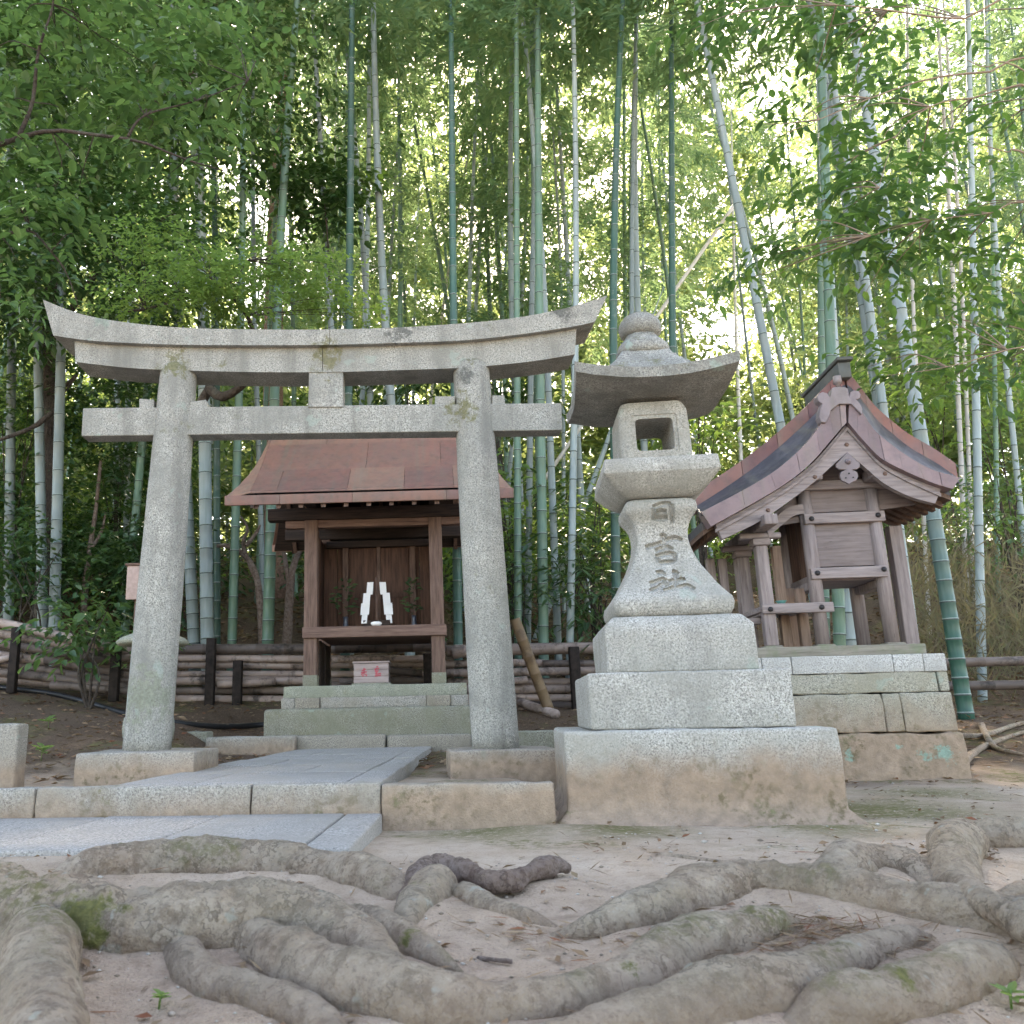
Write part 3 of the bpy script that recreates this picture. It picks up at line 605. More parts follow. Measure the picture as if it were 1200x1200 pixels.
# ------------------------------------------------------------------ stone lantern
L = Frame(1.165, 3.93, 0.12)
def build_lantern():
    t = empty('stone_lantern', label='tall grey granite lantern with carved characters on a stepped plinth', cat='stone lantern'); L.place(t)
    def half(u0, u1, v, y):
        a = L.xz(u0, v, y)[0]; b_ = L.xz(u1, v, y)[0]; return (b_ - a) / 2
    hp = 0.517
    def flare(q):
        z = q.z; k = 1 + 0.10 * max(0, (0.06 - z) / 0.06) ** 1.6 if z < 0.06 else 1
        return (q.x * k, q.y * k, q.z)
    rbox('lower_plinth', -hp, hp, -hp, hp, -0.06, 0.345, M['plinth'], t, b=0.016, rough=0.006, cell=0.045, deform=flare, nscale=10)
    rbox('middle_plinth', -0.402, 0.402, -0.402, 0.402, 0.346, 0.575, M['lantern'], t, b=0.012, rough=0.003, cell=0.06, seed=5)
    def cham(q):
        k = 1 - 0.13 * max(0, (q.z - 0.77) / 0.045); return (q.x * k, q.y * k, q.z)
    rbox('upper_plinth', -0.308, 0.308, -0.308, 0.308, 0.577, 0.815, M['lantern'], t, b=0.01, rough=0.003, cell=0.035, seed=9, deform=cham)
    prof = [(0.816, 0.225, 0.02), (0.826, 0.242, 0.025), (0.845, 0.252, 0.028), (0.872, 0.256, 0.028), (0.898, 0.250, 0.026), (0.907, 0.241, 0.024), (0.93, 0.224, 0.022), (0.965, 0.20, 0.02), (1.005, 0.178, 0.02), (1.05, 0.153, 0.018), (1.095, 0.134, 0.018), (1.14, 0.121, 0.017), (1.18, 0.115, 0.017), (1.215, 0.116, 0.017), (1.245, 0.122, 0.018), (1.27, 0.133, 0.02), (1.292, 0.149, 0.024), (1.305, 0.158, 0.028), (1.325, 0.161, 0.03), (1.345, 0.158, 0.032), (1.358, 0.148, 0.034), (1.364, 0.135, 0.034)]
    post = lathe_sq('post', prof, M['lantern'], t, rough=0.002, ns=6)
    def hz(z):
        for a, b_ in zip(prof[:-1], prof[1:]):
            if a[0] <= z <= b_[0]: return a[1] + (b_[1] - a[1]) * (z - a[0]) / (b_[0] - a[0])
        return 0.13
    S = [
        [(362, 197), (420, 172), (480, 156), (532, 160)], [(368, 200), (372, 260), (366, 312)], [(530, 162), (540, 250), (546, 342)], [(395, 244), (440, 238), (492, 236)], [(385, 304), (440, 300), (500, 299)],
        [(290, 572), (360, 552), (430, 528)], [(430, 528), (510, 496), (580, 481), (640, 502)], [(425, 468), (462, 462), (490, 478)], [(462, 475), (468, 540), (464, 598)], [(382, 600), (430, 585), (490, 562), (552, 588)], [(388, 658), (450, 636), (515, 624), (568, 640), (566, 708)], [(400, 662), (418, 716)], [(420, 716), (470, 708), (560, 700)],
        [(390, 806), (440, 800), (478, 826)], [(328, 908), (395, 888), (455, 864), (490, 882)], [(478, 884), (430, 930), (328, 976)], [(432, 905), (440, 950), (438, 996)], [(470, 906), (512, 932)], [(505, 892), (548, 882)], [(540, 792), (578, 800), (606, 818)], [(575, 800), (580, 880), (572, 955)], [(505, 890), (590, 872), (666, 862)], [(460, 972), (560, 944), (625, 935), (690, 922), (758, 962)]]
    V, F = [], []
    for st in S:
        pts = []
        for (a, b_) in st:
            u, v = 720 + a / 8, 570 + b_ / 8; y = -0.2
            for _ in range(6):
                x, z = L.xz(u, v, y); y = -hz(z)
            pts.append((x, y, z))
        n = max(4, 3 * len(pts)); cp = catmull(pts, n); base = len(V)
        for i, p in enumerate(cp):
            p = Vector(p); p.y = -hz(p.z)
            tn = Vector(cp[min(i + 1, n - 1)]) - Vector(cp[max(i - 1, 0)]); tn.y = 0; tn.normalize(); sd_ = Vector((-tn.z, 0, tn.x))
            w = 0.0098 * (0.75 + 0.5 * math.sin(math.pi * (0.25 + 0.7 * i / (n - 1)))); dep = 0.02
            V += [p + sd_ * w * 1.7 + Vector((0, -0.012, 0)), p - sd_ * w * 1.7 + Vector((0, -0.012, 0)), p - sd_ * w * 0.25 + Vector((0, dep, 0)), p + sd_ * w * 0.25 + Vector((0, dep, 0))]
        for i in range(n - 1):
            for k in range(4):
                k2 = (k + 1) % 4; F.append((base + 4 * i + k, base + 4 * i + k2, base + 4 * i + 4 + k2, base + 4 * i + 4 + k))
        F.append((base + 3, base + 2, base + 1, base)); F.append(tuple(base + 4 * n - 4 + k for k in range(4)))
    cut(post, V, F); flat_normals(post, 35)
    pl = lathe_sq('platform', [(1.366, 0.15, 0.015), (1.372, 0.165, 0.02), (1.385, 0.185, 0.02), (1.41, 0.212, 0.02), (1.44, 0.236, 0.016), (1.462, 0.254, 0.012), (1.466, 0.256, 0.008), (1.527, 0.25, 0.008), (1.532, 0.246, 0.008), (1.5325, 0.22, 0.008)], M['lantern'], t, rough=0.002); flat_normals(pl, 40)
    fb = lathe_sq('fire_box', [(1.534, 0.157, 0.02), (1.545, 0.161, 0.024), (1.6, 0.163, 0.026), (1.72, 0.161, 0.028), (1.79, 0.158, 0.035), (1.815, 0.15, 0.04), (1.832, 0.142, 0.04), (1.838, 0.12, 0.04)], M['lantern'], t, rough=0.002)
    def octa(hw, hh, zc, y0, y1, r):
        pp = []
        for (sx, sz) in ((1, 1), (-1, 1), (-1, -1), (1, -1)):
            a0 = {(1, 1): 0, (-1, 1): 90, (-1, -1): 180, (1, -1): 270}[(sx, sz)]
            for k in range(4):
                an = math.radians(a0 + 30 * k); pp.append((sx * (hw - r) + r * math.cos(an), zc + sz * (hh - r) + r * math.sin(an)))
        n = len(pp); V = [(x, y0, z) for x, z in pp] + [(x, y1, z) for x, z in pp]
        return V, [tuple(range(n)), tuple(reversed(range(n, 2 * n)))] + [(i, i + n, (i + 1) % n + n, (i + 1) % n) for i in range(n)]
    zc = 1.668
    cut(fb, *octa(0.086, 0.078, zc, -0.3, 0.3, 0.02)); cut(fb, *octa(0.104, 0.096, zc, -0.3, -0.154, 0.012))
    for zz in (0,):
        cut(fb, *[[(0, 0, 0)], []]) if False else None
    flat_normals(fb, 35)
    # roof: square, concave, corners swept up
    H = 0.352; n = 33; V = []; F = []
    def under(x, y):
        r = max(abs(x), abs(y)) / H; c = (min(abs(x), abs(y)) / max(1e-6, max(abs(x), abs(y)))) ** 2.2 if r > 0 else 0
        return 1.845 + 0.02 * r + 0.045 * r ** 3 * (0.25 + c)
    def topz(x, y):
        r = max(abs(x), abs(y)) / H; c = (min(abs(x), abs(y)) / max(1e-6, max(abs(x), abs(y)))) ** 2.6 if r > 0 else 0
        r2 = max(0.0, min(1, (r - 0.30) / 0.70)); base = 2.118 - 0.205 * (1 - (1 - r2) ** 2.1)
        return base + 0.048 * c * r2 ** 2.5 + 0.01 * r2
    for lay in (0, 1):
        for j in range(n):
            for i in range(n):
                x = H * (2 * i / (n - 1) - 1); y = H * (2 * j / (n - 1) - 1)
                z = under(x, y) if lay == 0 else max(topz(x, y), under(x, y) + 0.048)
                k = 1.0 + (0.03 * (abs(x) * abs(y) / H / H) if True else 0) - (0.012 if lay == 0 else 0)
                q = Vector((x * k, y * k, z)); q.z += 0.003 * mnoise.noise(q * 13) ; V.append(q)
    nn = n * n
    for j in range(n - 1):
        for i in range(n - 1):
            a = j * n + i; F.append((a, a + n, a + n + 1, a + 1)); F.append((nn + a, nn + a + 1, nn + a + n + 1, nn + a + n))
    bd = [(i) for i in range(n)] + [j * n + n - 1 for j in range(1, n)] + [(n - 1) * n + i for i in range(n - 2, -1, -1)] + [j * n for j in range(n - 2, 0, -1)]
    for k in range(len(bd)):
        a, b_ = bd[k], bd[(k + 1) % len(bd)]; F.append((a, b_, nn + b_, nn + a))
    rf = obj('roof', V, F, M['lantern_roof'], t); flat_normals(rf, 35)
    neck = lathe_sq('finial_base', [(2.108, 0.118, 0.07), (2.13, 0.124, 0.075), (2.16, 0.116, 0.075), (2.185, 0.098, 0.075), (2.205, 0.08, 0.07), (2.222, 0.076, 0.07)], M['lantern_roof'], t, rough=0.004, ns=3)
    lathe_sq('finial', [(2.218, 0.06, 0.06), (2.224, 0.082, 0.08), (2.238, 0.098, 0.096), (2.262, 0.105, 0.104), (2.288, 0.101, 0.1), (2.312, 0.088, 0.087), (2.332, 0.066, 0.066), (2.345, 0.04, 0.04), (2.352, 0.015, 0.015)], M['lantern_roof'], neck, rough=0.003, ns=3)
build_lantern()

# ------------------------------------------------------------------ shrine behind the torii
S1 = Frame(-0.33, 8.0, 0.03)
def build_shrine1():
    t = empty('wooden_shrine', label='small open fronted wooden shrine with reddish copper roof behind the torii', cat='shrine'); S1.place(t)
    X = lambda u, v, y=0.0: S1.xz(u, v, y)[0]
    Z = lambda u, v, y=0.0: S1.xz(u, v, y)[1]
    # stone base
    x0, x1 = X(308, 840, -0.45), X(557, 840, -0.45); zt = Z(430, 829, -0.45); zb = Z(430, 861, -0.45)
    rbox('base_slab', x0, x1, -0.45, 1.35, zb - 0.15, zt, M['mossy'], t, b=0.03, rough=0.006, cell=0.08)
    a, b_ = X(329, 820, -0.22), X(549, 820, -0.22); z2 = Z(430, 816.5, -0.22)
    cutsx = [a, X(346, 820, -0.22), X(375, 820, -0.22), X(500, 820, -0.22), X(528, 820, -0.22), b_]
    for i in range(5): rbox('base_course', cutsx[i] + 0.002, cutsx[i + 1] - 0.002, -0.22 - (0.02 if i in (1, 3) else 0), 1.2, zt + 0.001, z2, M['kerb' if i in (1, 3) else 'step'], t, b=0.008, rough=0.004, cell=0.08, seed=i)
    a, b_ = X(332, 808, -0.14), X(547, 808, -0.14); z3 = Z(430, 802.5, -0.14)
    rbox('sill', a, b_, -0.14, 1.1, z2 + 0.001, z3, M['sill'], t, b=0.008, rough=0.003, cell=0.1)
    # posts
    pw = 0.062; xl = X(365, 700); xr = X(512, 700); ztop = Z(365, 611)
    for (x, y) in ((xl, 0), (xr, 0), (xl, 0.95), (xr, 0.95)):
        p = rbox('post', x - pw, x + pw, y - pw, y + pw, z3 + 0.001, ztop, M['wood1'], t, b=0.006)
        rbox('post_foot', x - pw - 0.004, x + pw + 0.004, y - pw - 0.004, y + pw + 0.004, z3 + 0.002, z3 + 0.10, M['mossy'], p, b=0.003)
    zs0, zs1 = Z(440, 746, -0.09), Z(440, 733, -0.09)
    rbox('shelf_beam', X(354, 740, -0.09), X(523.5, 740, -0.09), -0.095, 0.045, zs0, zs1, M['wood1x'], t, b=0.008)
    rbox('floor_board', xl + pw + 0.004, xr - pw - 0.004, 0.05, 0.98, zs0 + 0.01, zs1 - 0.012, M['wood1x'], t, b=0.004)
    # beams under the eave
    rbox('lintel_beam', xl - 0.25, xr + 0.25, -0.045, 0.045, ztop - 0.075, ztop - 0.002, M['wood1x'], t, b=0.005).location.z = 0.002
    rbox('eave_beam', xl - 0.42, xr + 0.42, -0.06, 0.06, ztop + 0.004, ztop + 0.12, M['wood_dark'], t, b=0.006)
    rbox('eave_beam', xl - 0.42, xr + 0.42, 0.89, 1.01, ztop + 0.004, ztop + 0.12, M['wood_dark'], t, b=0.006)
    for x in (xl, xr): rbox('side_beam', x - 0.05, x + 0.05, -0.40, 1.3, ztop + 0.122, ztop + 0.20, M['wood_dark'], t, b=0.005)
    # walls and doors
    yb = 0.62
    for s, x in ((-1, xl), (1, xr)):
        for k in range(3):
            y0 = 0.07 + k * 0.28; rbox('side_board', x - 0.02, x + 0.02, y0, y0 + 0.276, zs1, ztop - 0.08, M['door'], t, b=0.003)
        for k in range(2): rbox('lower_side_board', x + (0.03 if s < 0 else -0.07), x + (0.07 if s < 0 else -0.03), 0.10 + k * 0.4, 0.45 + k * 0.4, z3 + 0.002, zs0 - 0.01, M['wood_dark'], t, b=0.003)
    for k in range(8):
        a = xl + 0.03 + (xr - xl - 0.06) * k / 8; b_ = xl + 0.03 + (xr - xl - 0.06) * (k + 1) / 8
        rbox('back_board', a + 0.002, b_ - 0.002, yb + 0.03, yb + 0.06, zs1, ztop - 0.0785, M['door'], t, b=0.003)
    for x in (X(405, 690, yb), X(484, 690, yb)): rbox('door_stile', x - 0.03, x + 0.03, yb - 0.01, yb + 0.028, zs1 + 0.002, ztop - 0.12, M['wood1'], t, b=0.004)
    xm = X(444, 690, yb)
    for (a, b_) in ((X(409, 690, yb) + 0.003, xm - 0.02), (xm + 0.02, X(480, 690, yb) - 0.003)):
        d = rbox('door', a, b_, yb, yb + 0.028, zs1 + 0.003, ztop - 0.16, M['door'], t, b=0.004)
        rbox('rail', a + 0.01, b_ - 0.01, yb - 0.012, yb - 0.001, zs1 + 0.35, zs1 + 0.40, M['door'], d, b=0.003)
    rbox('door_stile', xm - 0.018, xm + 0.018, yb - 0.012, yb + 0.028, zs1 + 0.002, ztop - 0.14, M['wood1'], t, b=0.004)
    rbox('inner_header', xl + pw, xr - pw, yb - 0.03, yb + 0.026, ztop - 0.15, ztop - 0.08, M['wood_dark'], t, b=0.004)
    rbox('ceiling_board', xl, xr, 0.05, 0.9, ztop + 0.125, ztop + 0.14, M['wood_dark'], t, b=0.003)
    # roof: concave front and back slopes of copper sheets
    ye, yr = -0.62, 0.50
    ex0, ez = S1.xz(263, 589, ye); ex1, _ = S1.xz(602, 579, ye)
    zf = S1.xz(430, 575, ye)[1]; zf0 = S1.xz(430, 588, ye)[1]
    zr = S1.xz(430, 492, yr)[1]
    def prof(f): return (ye + (yr - ye) * f, zf + (zr - zf) * (0.80 * f + 0.20 * f * f))
    cx = (ex0 + ex1) / 2
    def halfw(f): return (ex1 - ex0) / 2 - 0.20 * (1 - (1 - min(1.0, f)) ** 2.2)
    def roof_panel(name, f0, f1, s0, s1, side, lift, w_in=0.0, parent=t, mat=M['copper']):
        n = 5; V = []; F = []
        for i in range(n + 1):
            f = f0 + (f1 - f0) * i / n; y, z = prof(f); 
            for s in (s0, s1):
                x = cx + s[0] * (halfw(f) - 0.0) if s[1] else cx + s[0] * (halfw(1.0) - 0.03)
                zz = z - (0.0 if not s[1] else 0.05)
                yy = y if side > 0 else 2 * yr - y
                V.append((x, yy, zz + lift)); V.append((x, yy, zz + lift - 0.018))
        for i in range(n):
            b_ = 4 * i
            F += [(b_, b_ + 4, b_ + 6, b_ + 2), (b_ + 1, b_ + 3, b_ + 7, b_ + 5), (b_, b_ + 1, b_ + 5, b_ + 4), (b_ + 2, b_ + 6, b_ + 7, b_ + 3)]
        F += [(0, 2, 3, 1), (4 * n, 4 * n + 1, 4 * n + 3, 4 * n + 2)]
        o = obj(name, V, F, mat, parent)
        bm = bmesh.new(); bm.from_mesh(o.data); bmesh.ops.recalc_face_normals(bm, faces=bm.faces); bm.to_mesh(o.data); bm.free()
        return o
    bounds = [0.004, 0.31, 0.68, 0.995]
    for side in (1, -1):
        for k in range(3):
            xs = [[-1, -0.78, -0.18, 0.30, 0.72, 1], [-1, -0.05, 0.62, 1], [-1, -0.45, 0.25, 1]][k]
            for a, b_ in zip(xs[:-1], xs[1:]):
                e = 0.0015
                roof_panel('roof_sheet', bounds[k], bounds[k + 1] + (0.012 if k < 2 else 0), (a + e, 0), (b_ - e, 0), side, 0.011 * (2 - k))
        nb = 7
        for s in (-1, 1):
            for k in range(nb):
                roof_panel('verge_sheet', 0.003 + 0.99 * k / nb, 0.003 + 0.99 * (k + 1) / nb + 0.008, (s, 1), (s, 0), side, 0.024 - 0.0035 * k)
        yy0, yy1 = (ye - 0.004, ye + 0.02) if side > 0 else (2 * yr - ye - 0.02, 2 * yr - ye + 0.004)
        fx = [ex0, ex0 + 0.5, ex0 + 1.15, ex1 - 0.6, ex1]
        for a, b_ in zip(fx[:-1], fx[1:]): rbox('eave_fascia', a + 0.001, b_ - 0.001, yy0, yy1, zf0, zf - 0.012, M['copper'], t, b=0.004)
    y, z = prof(1.0)
    rbox('ridge_cap', cx - halfw(1) - 0.02, cx + halfw(1) + 0.02, yr - 0.10, yr + 0.10, zr - 0.03, zr + 0.07, M['copper'], t, b=0.01)
    # underside, rafters and gable boards
    for side in (1, -1):
        V = []; n = 8
        for i in range(n + 1):
            y, z = prof(0.02 + 0.96 * i / n); yy = y if side > 0 else 2 * yr - y; hw = halfw(i / n) - 0.03
            V += [(cx - hw, yy, z - 0.085), (cx + hw, yy, z - 0.085)]
        F = [(2 * i, 2 * i + 1, 2 * i + 3, 2 * i + 2) for i in range(n)]
        V2 = [(a, b_, c - 0.03) for a, b_, c in V]; m = len(V)
        F2 = [tuple(reversed([i + m for i in f])) for f in F]
        bd = [2 * i for i in range(n + 1)] + [2 * i + 1 for i in range(n, -1, -1)]
        FS = [(bd[k], bd[(k + 1) % len(bd)], bd[(k + 1) % len(bd)] + m, bd[k] + m) for k in range(len(bd))]
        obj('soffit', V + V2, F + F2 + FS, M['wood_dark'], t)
        for k in range(11):
            x = cx - halfw(0.5) + 0.12 + (2 * halfw(0.5) - 0.24) * k / 10
            pts = []
            for i in range(5):
                y, z = prof(0.03 + 0.9 * i / 4); yy = y if side > 0 else 2 * yr - y; pts.append((x, yy, z - 0.135))
            V = []; F = []
            for (px, py, pz) in pts: V += [(px - 0.02, py, pz + 0.018), (px + 0.02, py, pz + 0.018), (px + 0.02, py, pz - 0.022), (px - 0.02, py, pz - 0.022)]
            for i in range(4):
                for q in range(4): F.append((4 * i + q, 4 * i + (q + 1) % 4, 4 * i + 4 + (q + 1) % 4, 4 * i + 4 + q))
            F += [(3, 2, 1, 0), (16, 17, 18, 19)]
            obj('rafter', V, F, M['wood1'], t)
    for s in (-1, 1):
        for side in (1, -1):
            top = []; bot = []
            for i in range(13):
                f = i / 12; y, z = prof(f); yy = y if side > 0 else 2 * yr - y; top.append((yy, z - 0.045)); bot.append((yy, z - 0.16 + 0.03 * (1 - f)))
            poly = top + bot[::-1]; x = cx + s * (halfw(1.0) - 0.05); V = [(x - 0.018, a, b_) for a, b_ in poly] + [(x + 0.018, a, b_) for a, b_ in poly]; n = len(poly)
            F = [tuple(range(n)), tuple(reversed(range(n, 2 * n)))] + [(i, (i + 1) % n, (i + 1) % n + n, i + n) for i in range(n)]
            obj('gable_board', V, F, M['wood_dark'], t)
        x = xl if s < 0 else xr; gz = ztop + 0.2
        prof_top = [prof(f) for f in (0.3, 0.55, 0.8, 1.0)]
        poly = [(a, b_ - 0.12) for a, b_ in prof_top] + [(2 * yr - a, b_ - 0.12) for a, b_ in prof_top[::-1]]
        V = [(x - 0.012, a, b_) for a, b_ in poly] + [(x + 0.012, a, b_) for a, b_ in poly]; n = len(poly)
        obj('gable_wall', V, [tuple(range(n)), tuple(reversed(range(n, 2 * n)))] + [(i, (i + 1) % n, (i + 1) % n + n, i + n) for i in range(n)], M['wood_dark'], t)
    # offerings on the shelf
    g = empty('paper_wand', S1.world(xm, 0.3, zs1 - 0.012), S1.a, 'zigzag white paper streamers on a wooden wand before the shrine doors', 'ritual wand')
    tube('stick', [(0, 0, 0), (0, 0, Z(444, 675, 0.3) - zs1)], 0.013, M['wood1'], g, n=8)
    for s in (-1, 1):
        z = Z(440, 681, 0.3) - zs1; x = 0.028 * s; w = 0.062
        k = 0
        for (dx, dz, ww) in ((0.0, 0.125, 0.062), (0.026, 0.115, 0.07), (0.004, 0.115, 0.085), (0.018, 0.10, 0.055)):
            x0 = (x + s * (dx if k else 0))
            a, b_ = sorted((x0, x0 + s * ww)); sk = 0.009 * s
            y0 = -0.014 - 0.004 * k
            V = [(a, y0, z), (b_, y0 + 0.012 * s, z), (b_ + sk, y0 - 0.02 + 0.012 * s, z - dz), (a + sk, y0 - 0.02, z - dz)]
            V += [(p, q + 0.002, r) for p, q, r in V]
            obj('streamer', V, [(0, 1, 2, 3), (7, 6, 5, 4), (0, 4, 5, 1), (1, 5, 6, 2), (2, 6, 7, 3), (3, 7, 4, 0)], M['white'], g)
            x = x0 + sk * 0.4; z -= dz * 0.86; k += 1
    rbox('stand', -0.13, 0.13, -0.05, 0.06, 0.0, 0.10, M['wood_dark'], g, b=0.005)
    d = obj('white_dish', *lathe_pts([(0.0, 0.03), (0.006, 0.038), (0.02, 0.052), (0.035, 0.05), (0.042, 0.03), (0.044, 0.0)], 16), M['white'], smooth=True); d.location = S1.world(X(441, 728, -0.02), -0.02, zs1)
    tag(d, 'small white rounded dish on the shelf of the open shrine', 'dish')
    for (u, sgn) in ((405, -1), (485, 1)):
        v = empty('offering_vase', S1.world(X(u, 715, 0.25), 0.25, zs1 - 0.012), 0, 'dark vase of green leaf sprigs on the %s side of the paper wand' % ('bamboo fence' if sgn < 0 else 'leaning pole'), 'vase')
        v['label'] = ['dark vase of spreading green sprigs, on the shrine shelf away from the lantern', '', 'dark vase of narrow green sprigs, on the shrine shelf towards the lantern'][sgn + 1]
        obj('vase_body', *lathe_pts([(0, 0.026), (0.02, 0.032), (0.06, 0.026), (0.1, 0.02), (0.135, 0.026), (0.136, 0.0)], 12), M['vase'], v, smooth=True)
        r = random.Random(u); C_, D_, N_, Ls, Ws = [], [], [], [], []
        for k in range(60):
            h = r.uniform(0.14, 0.50); rr = 0.10 * math.sin(min(1, (h - 0.1) / 0.4) * math.pi) * (1 if sgn < 0 else 0.6) + 0.02; an = r.uniform(0, 6.28)
            C_.append((rr * math.cos(an) * r.random(), 0.6 * rr * math.sin(an) * r.random(), h)); D_.append((math.cos(an), math.sin(an), r.uniform(-0.3, 0.6))); N_.append((r.uniform(-.6, .6), -0.6, 0.6)); Ls.append(r.uniform(0.05, 0.08)); Ws.append(0.03)
        leaf_obj('sprig', C_, D_, N_, Ls, Ws, M['lf_dark'], v)
    bx = empty('offering_box', S1.world(X(435, 800, 0.12), 0.12, z3), S1.a, 'small pale wooden offering box with red characters under the shelf', 'offering box')
    w = (X(458, 790, 0.12) - X(417, 790, 0.12)) / 2; hh = Z(435, 776, 0.12) - Z(435, 799, 0.12)
    rbox('base', -w - 0.02, w + 0.02, 0, 0.26, 0.001, 0.025, M['sill'], bx, b=0.004)
    for k in range(3): rbox('board', -w, w, 0.0, 0.24, 0.026 + hh * k / 3, 0.0245 + hh * (k + 1) / 3, M['box'], bx, b=0.003)
    rbox('lid', -w - 0.012, w + 0.012, -0.012, 0.25, 0.027 + hh, 0.045 + hh, M['box'], bx, b=0.004)
    px = 1.0 / 10.91 * (2 * w / 41.0)
    for (gx, sts) in (((430), [[(-5, 45), (-5, 130)], [(-35, 80), (20, 62)], [(-45, 105), (30, 95)], [(-5, 90), (-40, 135)], [(15, 120), (28, 150)], [(-25, 150), (-10, 140)]]), ((593), [[(-10, 35), (15, 30)], [(-35, 65), (25, 55)], [(-5, 50), (-25, 90)], [(-30, 95), (20, 82)], [(5, 95), (-25, 125)], [(-20, 130), (50, 118)], [(-30, 150), (48, 142)]])):
        for s_ in sts:
            (a, b_), (c, d_) = s_
            x0, z0 = (gx - 515 + a) * px, 0.026 + hh - (b_ + 12) * px; x1, z1 = (gx - 515 + c) * px, 0.026 + hh - (d_ + 12) * px
            tn = Vector((x1 - x0, z1 - z0)).normalized(); nn = Vector((-tn.y, tn.x)) * 0.006
            q = [(x0 + nn.x, z0 + nn.y), (x1 + nn.x, z1 + nn.y), (x1 - nn.x, z1 - nn.y), (x0 - nn.x, z0 - nn.y)]
            prism('painted_stroke', q, -0.003 - 0.0003 * len(COL.objects) / 5000, 0.0, M['redpaint'], bx)
def lathe_pts(prof, n):
    V, F = [], []
    for (z, r) in prof:
        for k in range(n): V.append((max(r, 1e-4) * math.cos(6.28319 * k / n), max(r, 1e-4) * math.sin(6.28319 * k / n), z))
    for i in range(len(prof) - 1):
        for k in range(n): F.append((i * n + k, i * n + (k + 1) % n, (i + 1) * n + (k + 1) % n, (i + 1) * n + k))
    F.append(tuple(reversed(range(n)))); F.append(tuple((len(prof) - 1) * n + k for k in range(n)))
    return V, F
def leaf_obj(name, C_, D_, N_, Ls, Ws, mat, parent=None, ovate=False, fold=0.25, me_only=False):
    C_ = np.asarray(C_, float); D_ = np.asarray(D_, float); N_ = np.asarray(N_, float); Ls = np.asarray(Ls, float)[:, None]; Ws = np.asarray(Ws, float)[:, None]
    D_ /= np.linalg.norm(D_, axis=1, keepdims=True) + 1e-9
    S_ = np.cross(D_, N_); S_ /= np.linalg.norm(S_, axis=1, keepdims=True) + 1e-9
    U_ = np.cross(S_, D_); n = len(C_)
    if ovate:
        rows = [(0, 0, 0), (0.25, 0.42, 1), (0.62, 0.36, 1), (1.0, 0, -0.6), (0.62, -0.36, 1), (0.25, -0.42, 1)]
        faces = np.array([[0, 1, 2, 3], [0, 3, 4, 5]]); 
    else:
        rows = [(0, 0, 0), (0.42, 0.5, 1), (1.0, 0, -0.5), (0.42, -0.5, 1)]; faces = np.array([[0, 1, 2], [0, 2, 3]])
    k = len(rows); V = np.zeros((n, k, 3))
    for i, (a, b_, c) in enumerate(rows): V[:, i] = C_ + D_ * Ls * a + S_ * Ws * b_ + U_ * Ws * fold * c * (0.5 if c > 0 else 0.6)
    fl = faces.shape[1]; idx = (np.arange(n)[:, None, None] * k + faces[None]).reshape(-1)
    me = bpy.data.meshes.new(name); me.vertices.add(n * k); me.vertices.foreach_set('co', V.reshape(-1))
    nf = n * len(faces); me.loops.add(nf * fl); me.loops.foreach_set('vertex_index', idx.astype(np.int32))
    me.polygons.add(nf); me.polygons.foreach_set('loop_start', (np.arange(nf) * fl).astype(np.int32))
    try: me.polygons.foreach_set('loop_total', np.full(nf, fl, np.int32))
    except Exception: pass
    me.materials.append(mat); me.update(calc_edges=True); me.validate()
    if me_only: return me
    o = bpy.data.objects.new(name, me); COL.objects.link(o)
    if parent: o.parent = parent
    return o
build_shrine1()

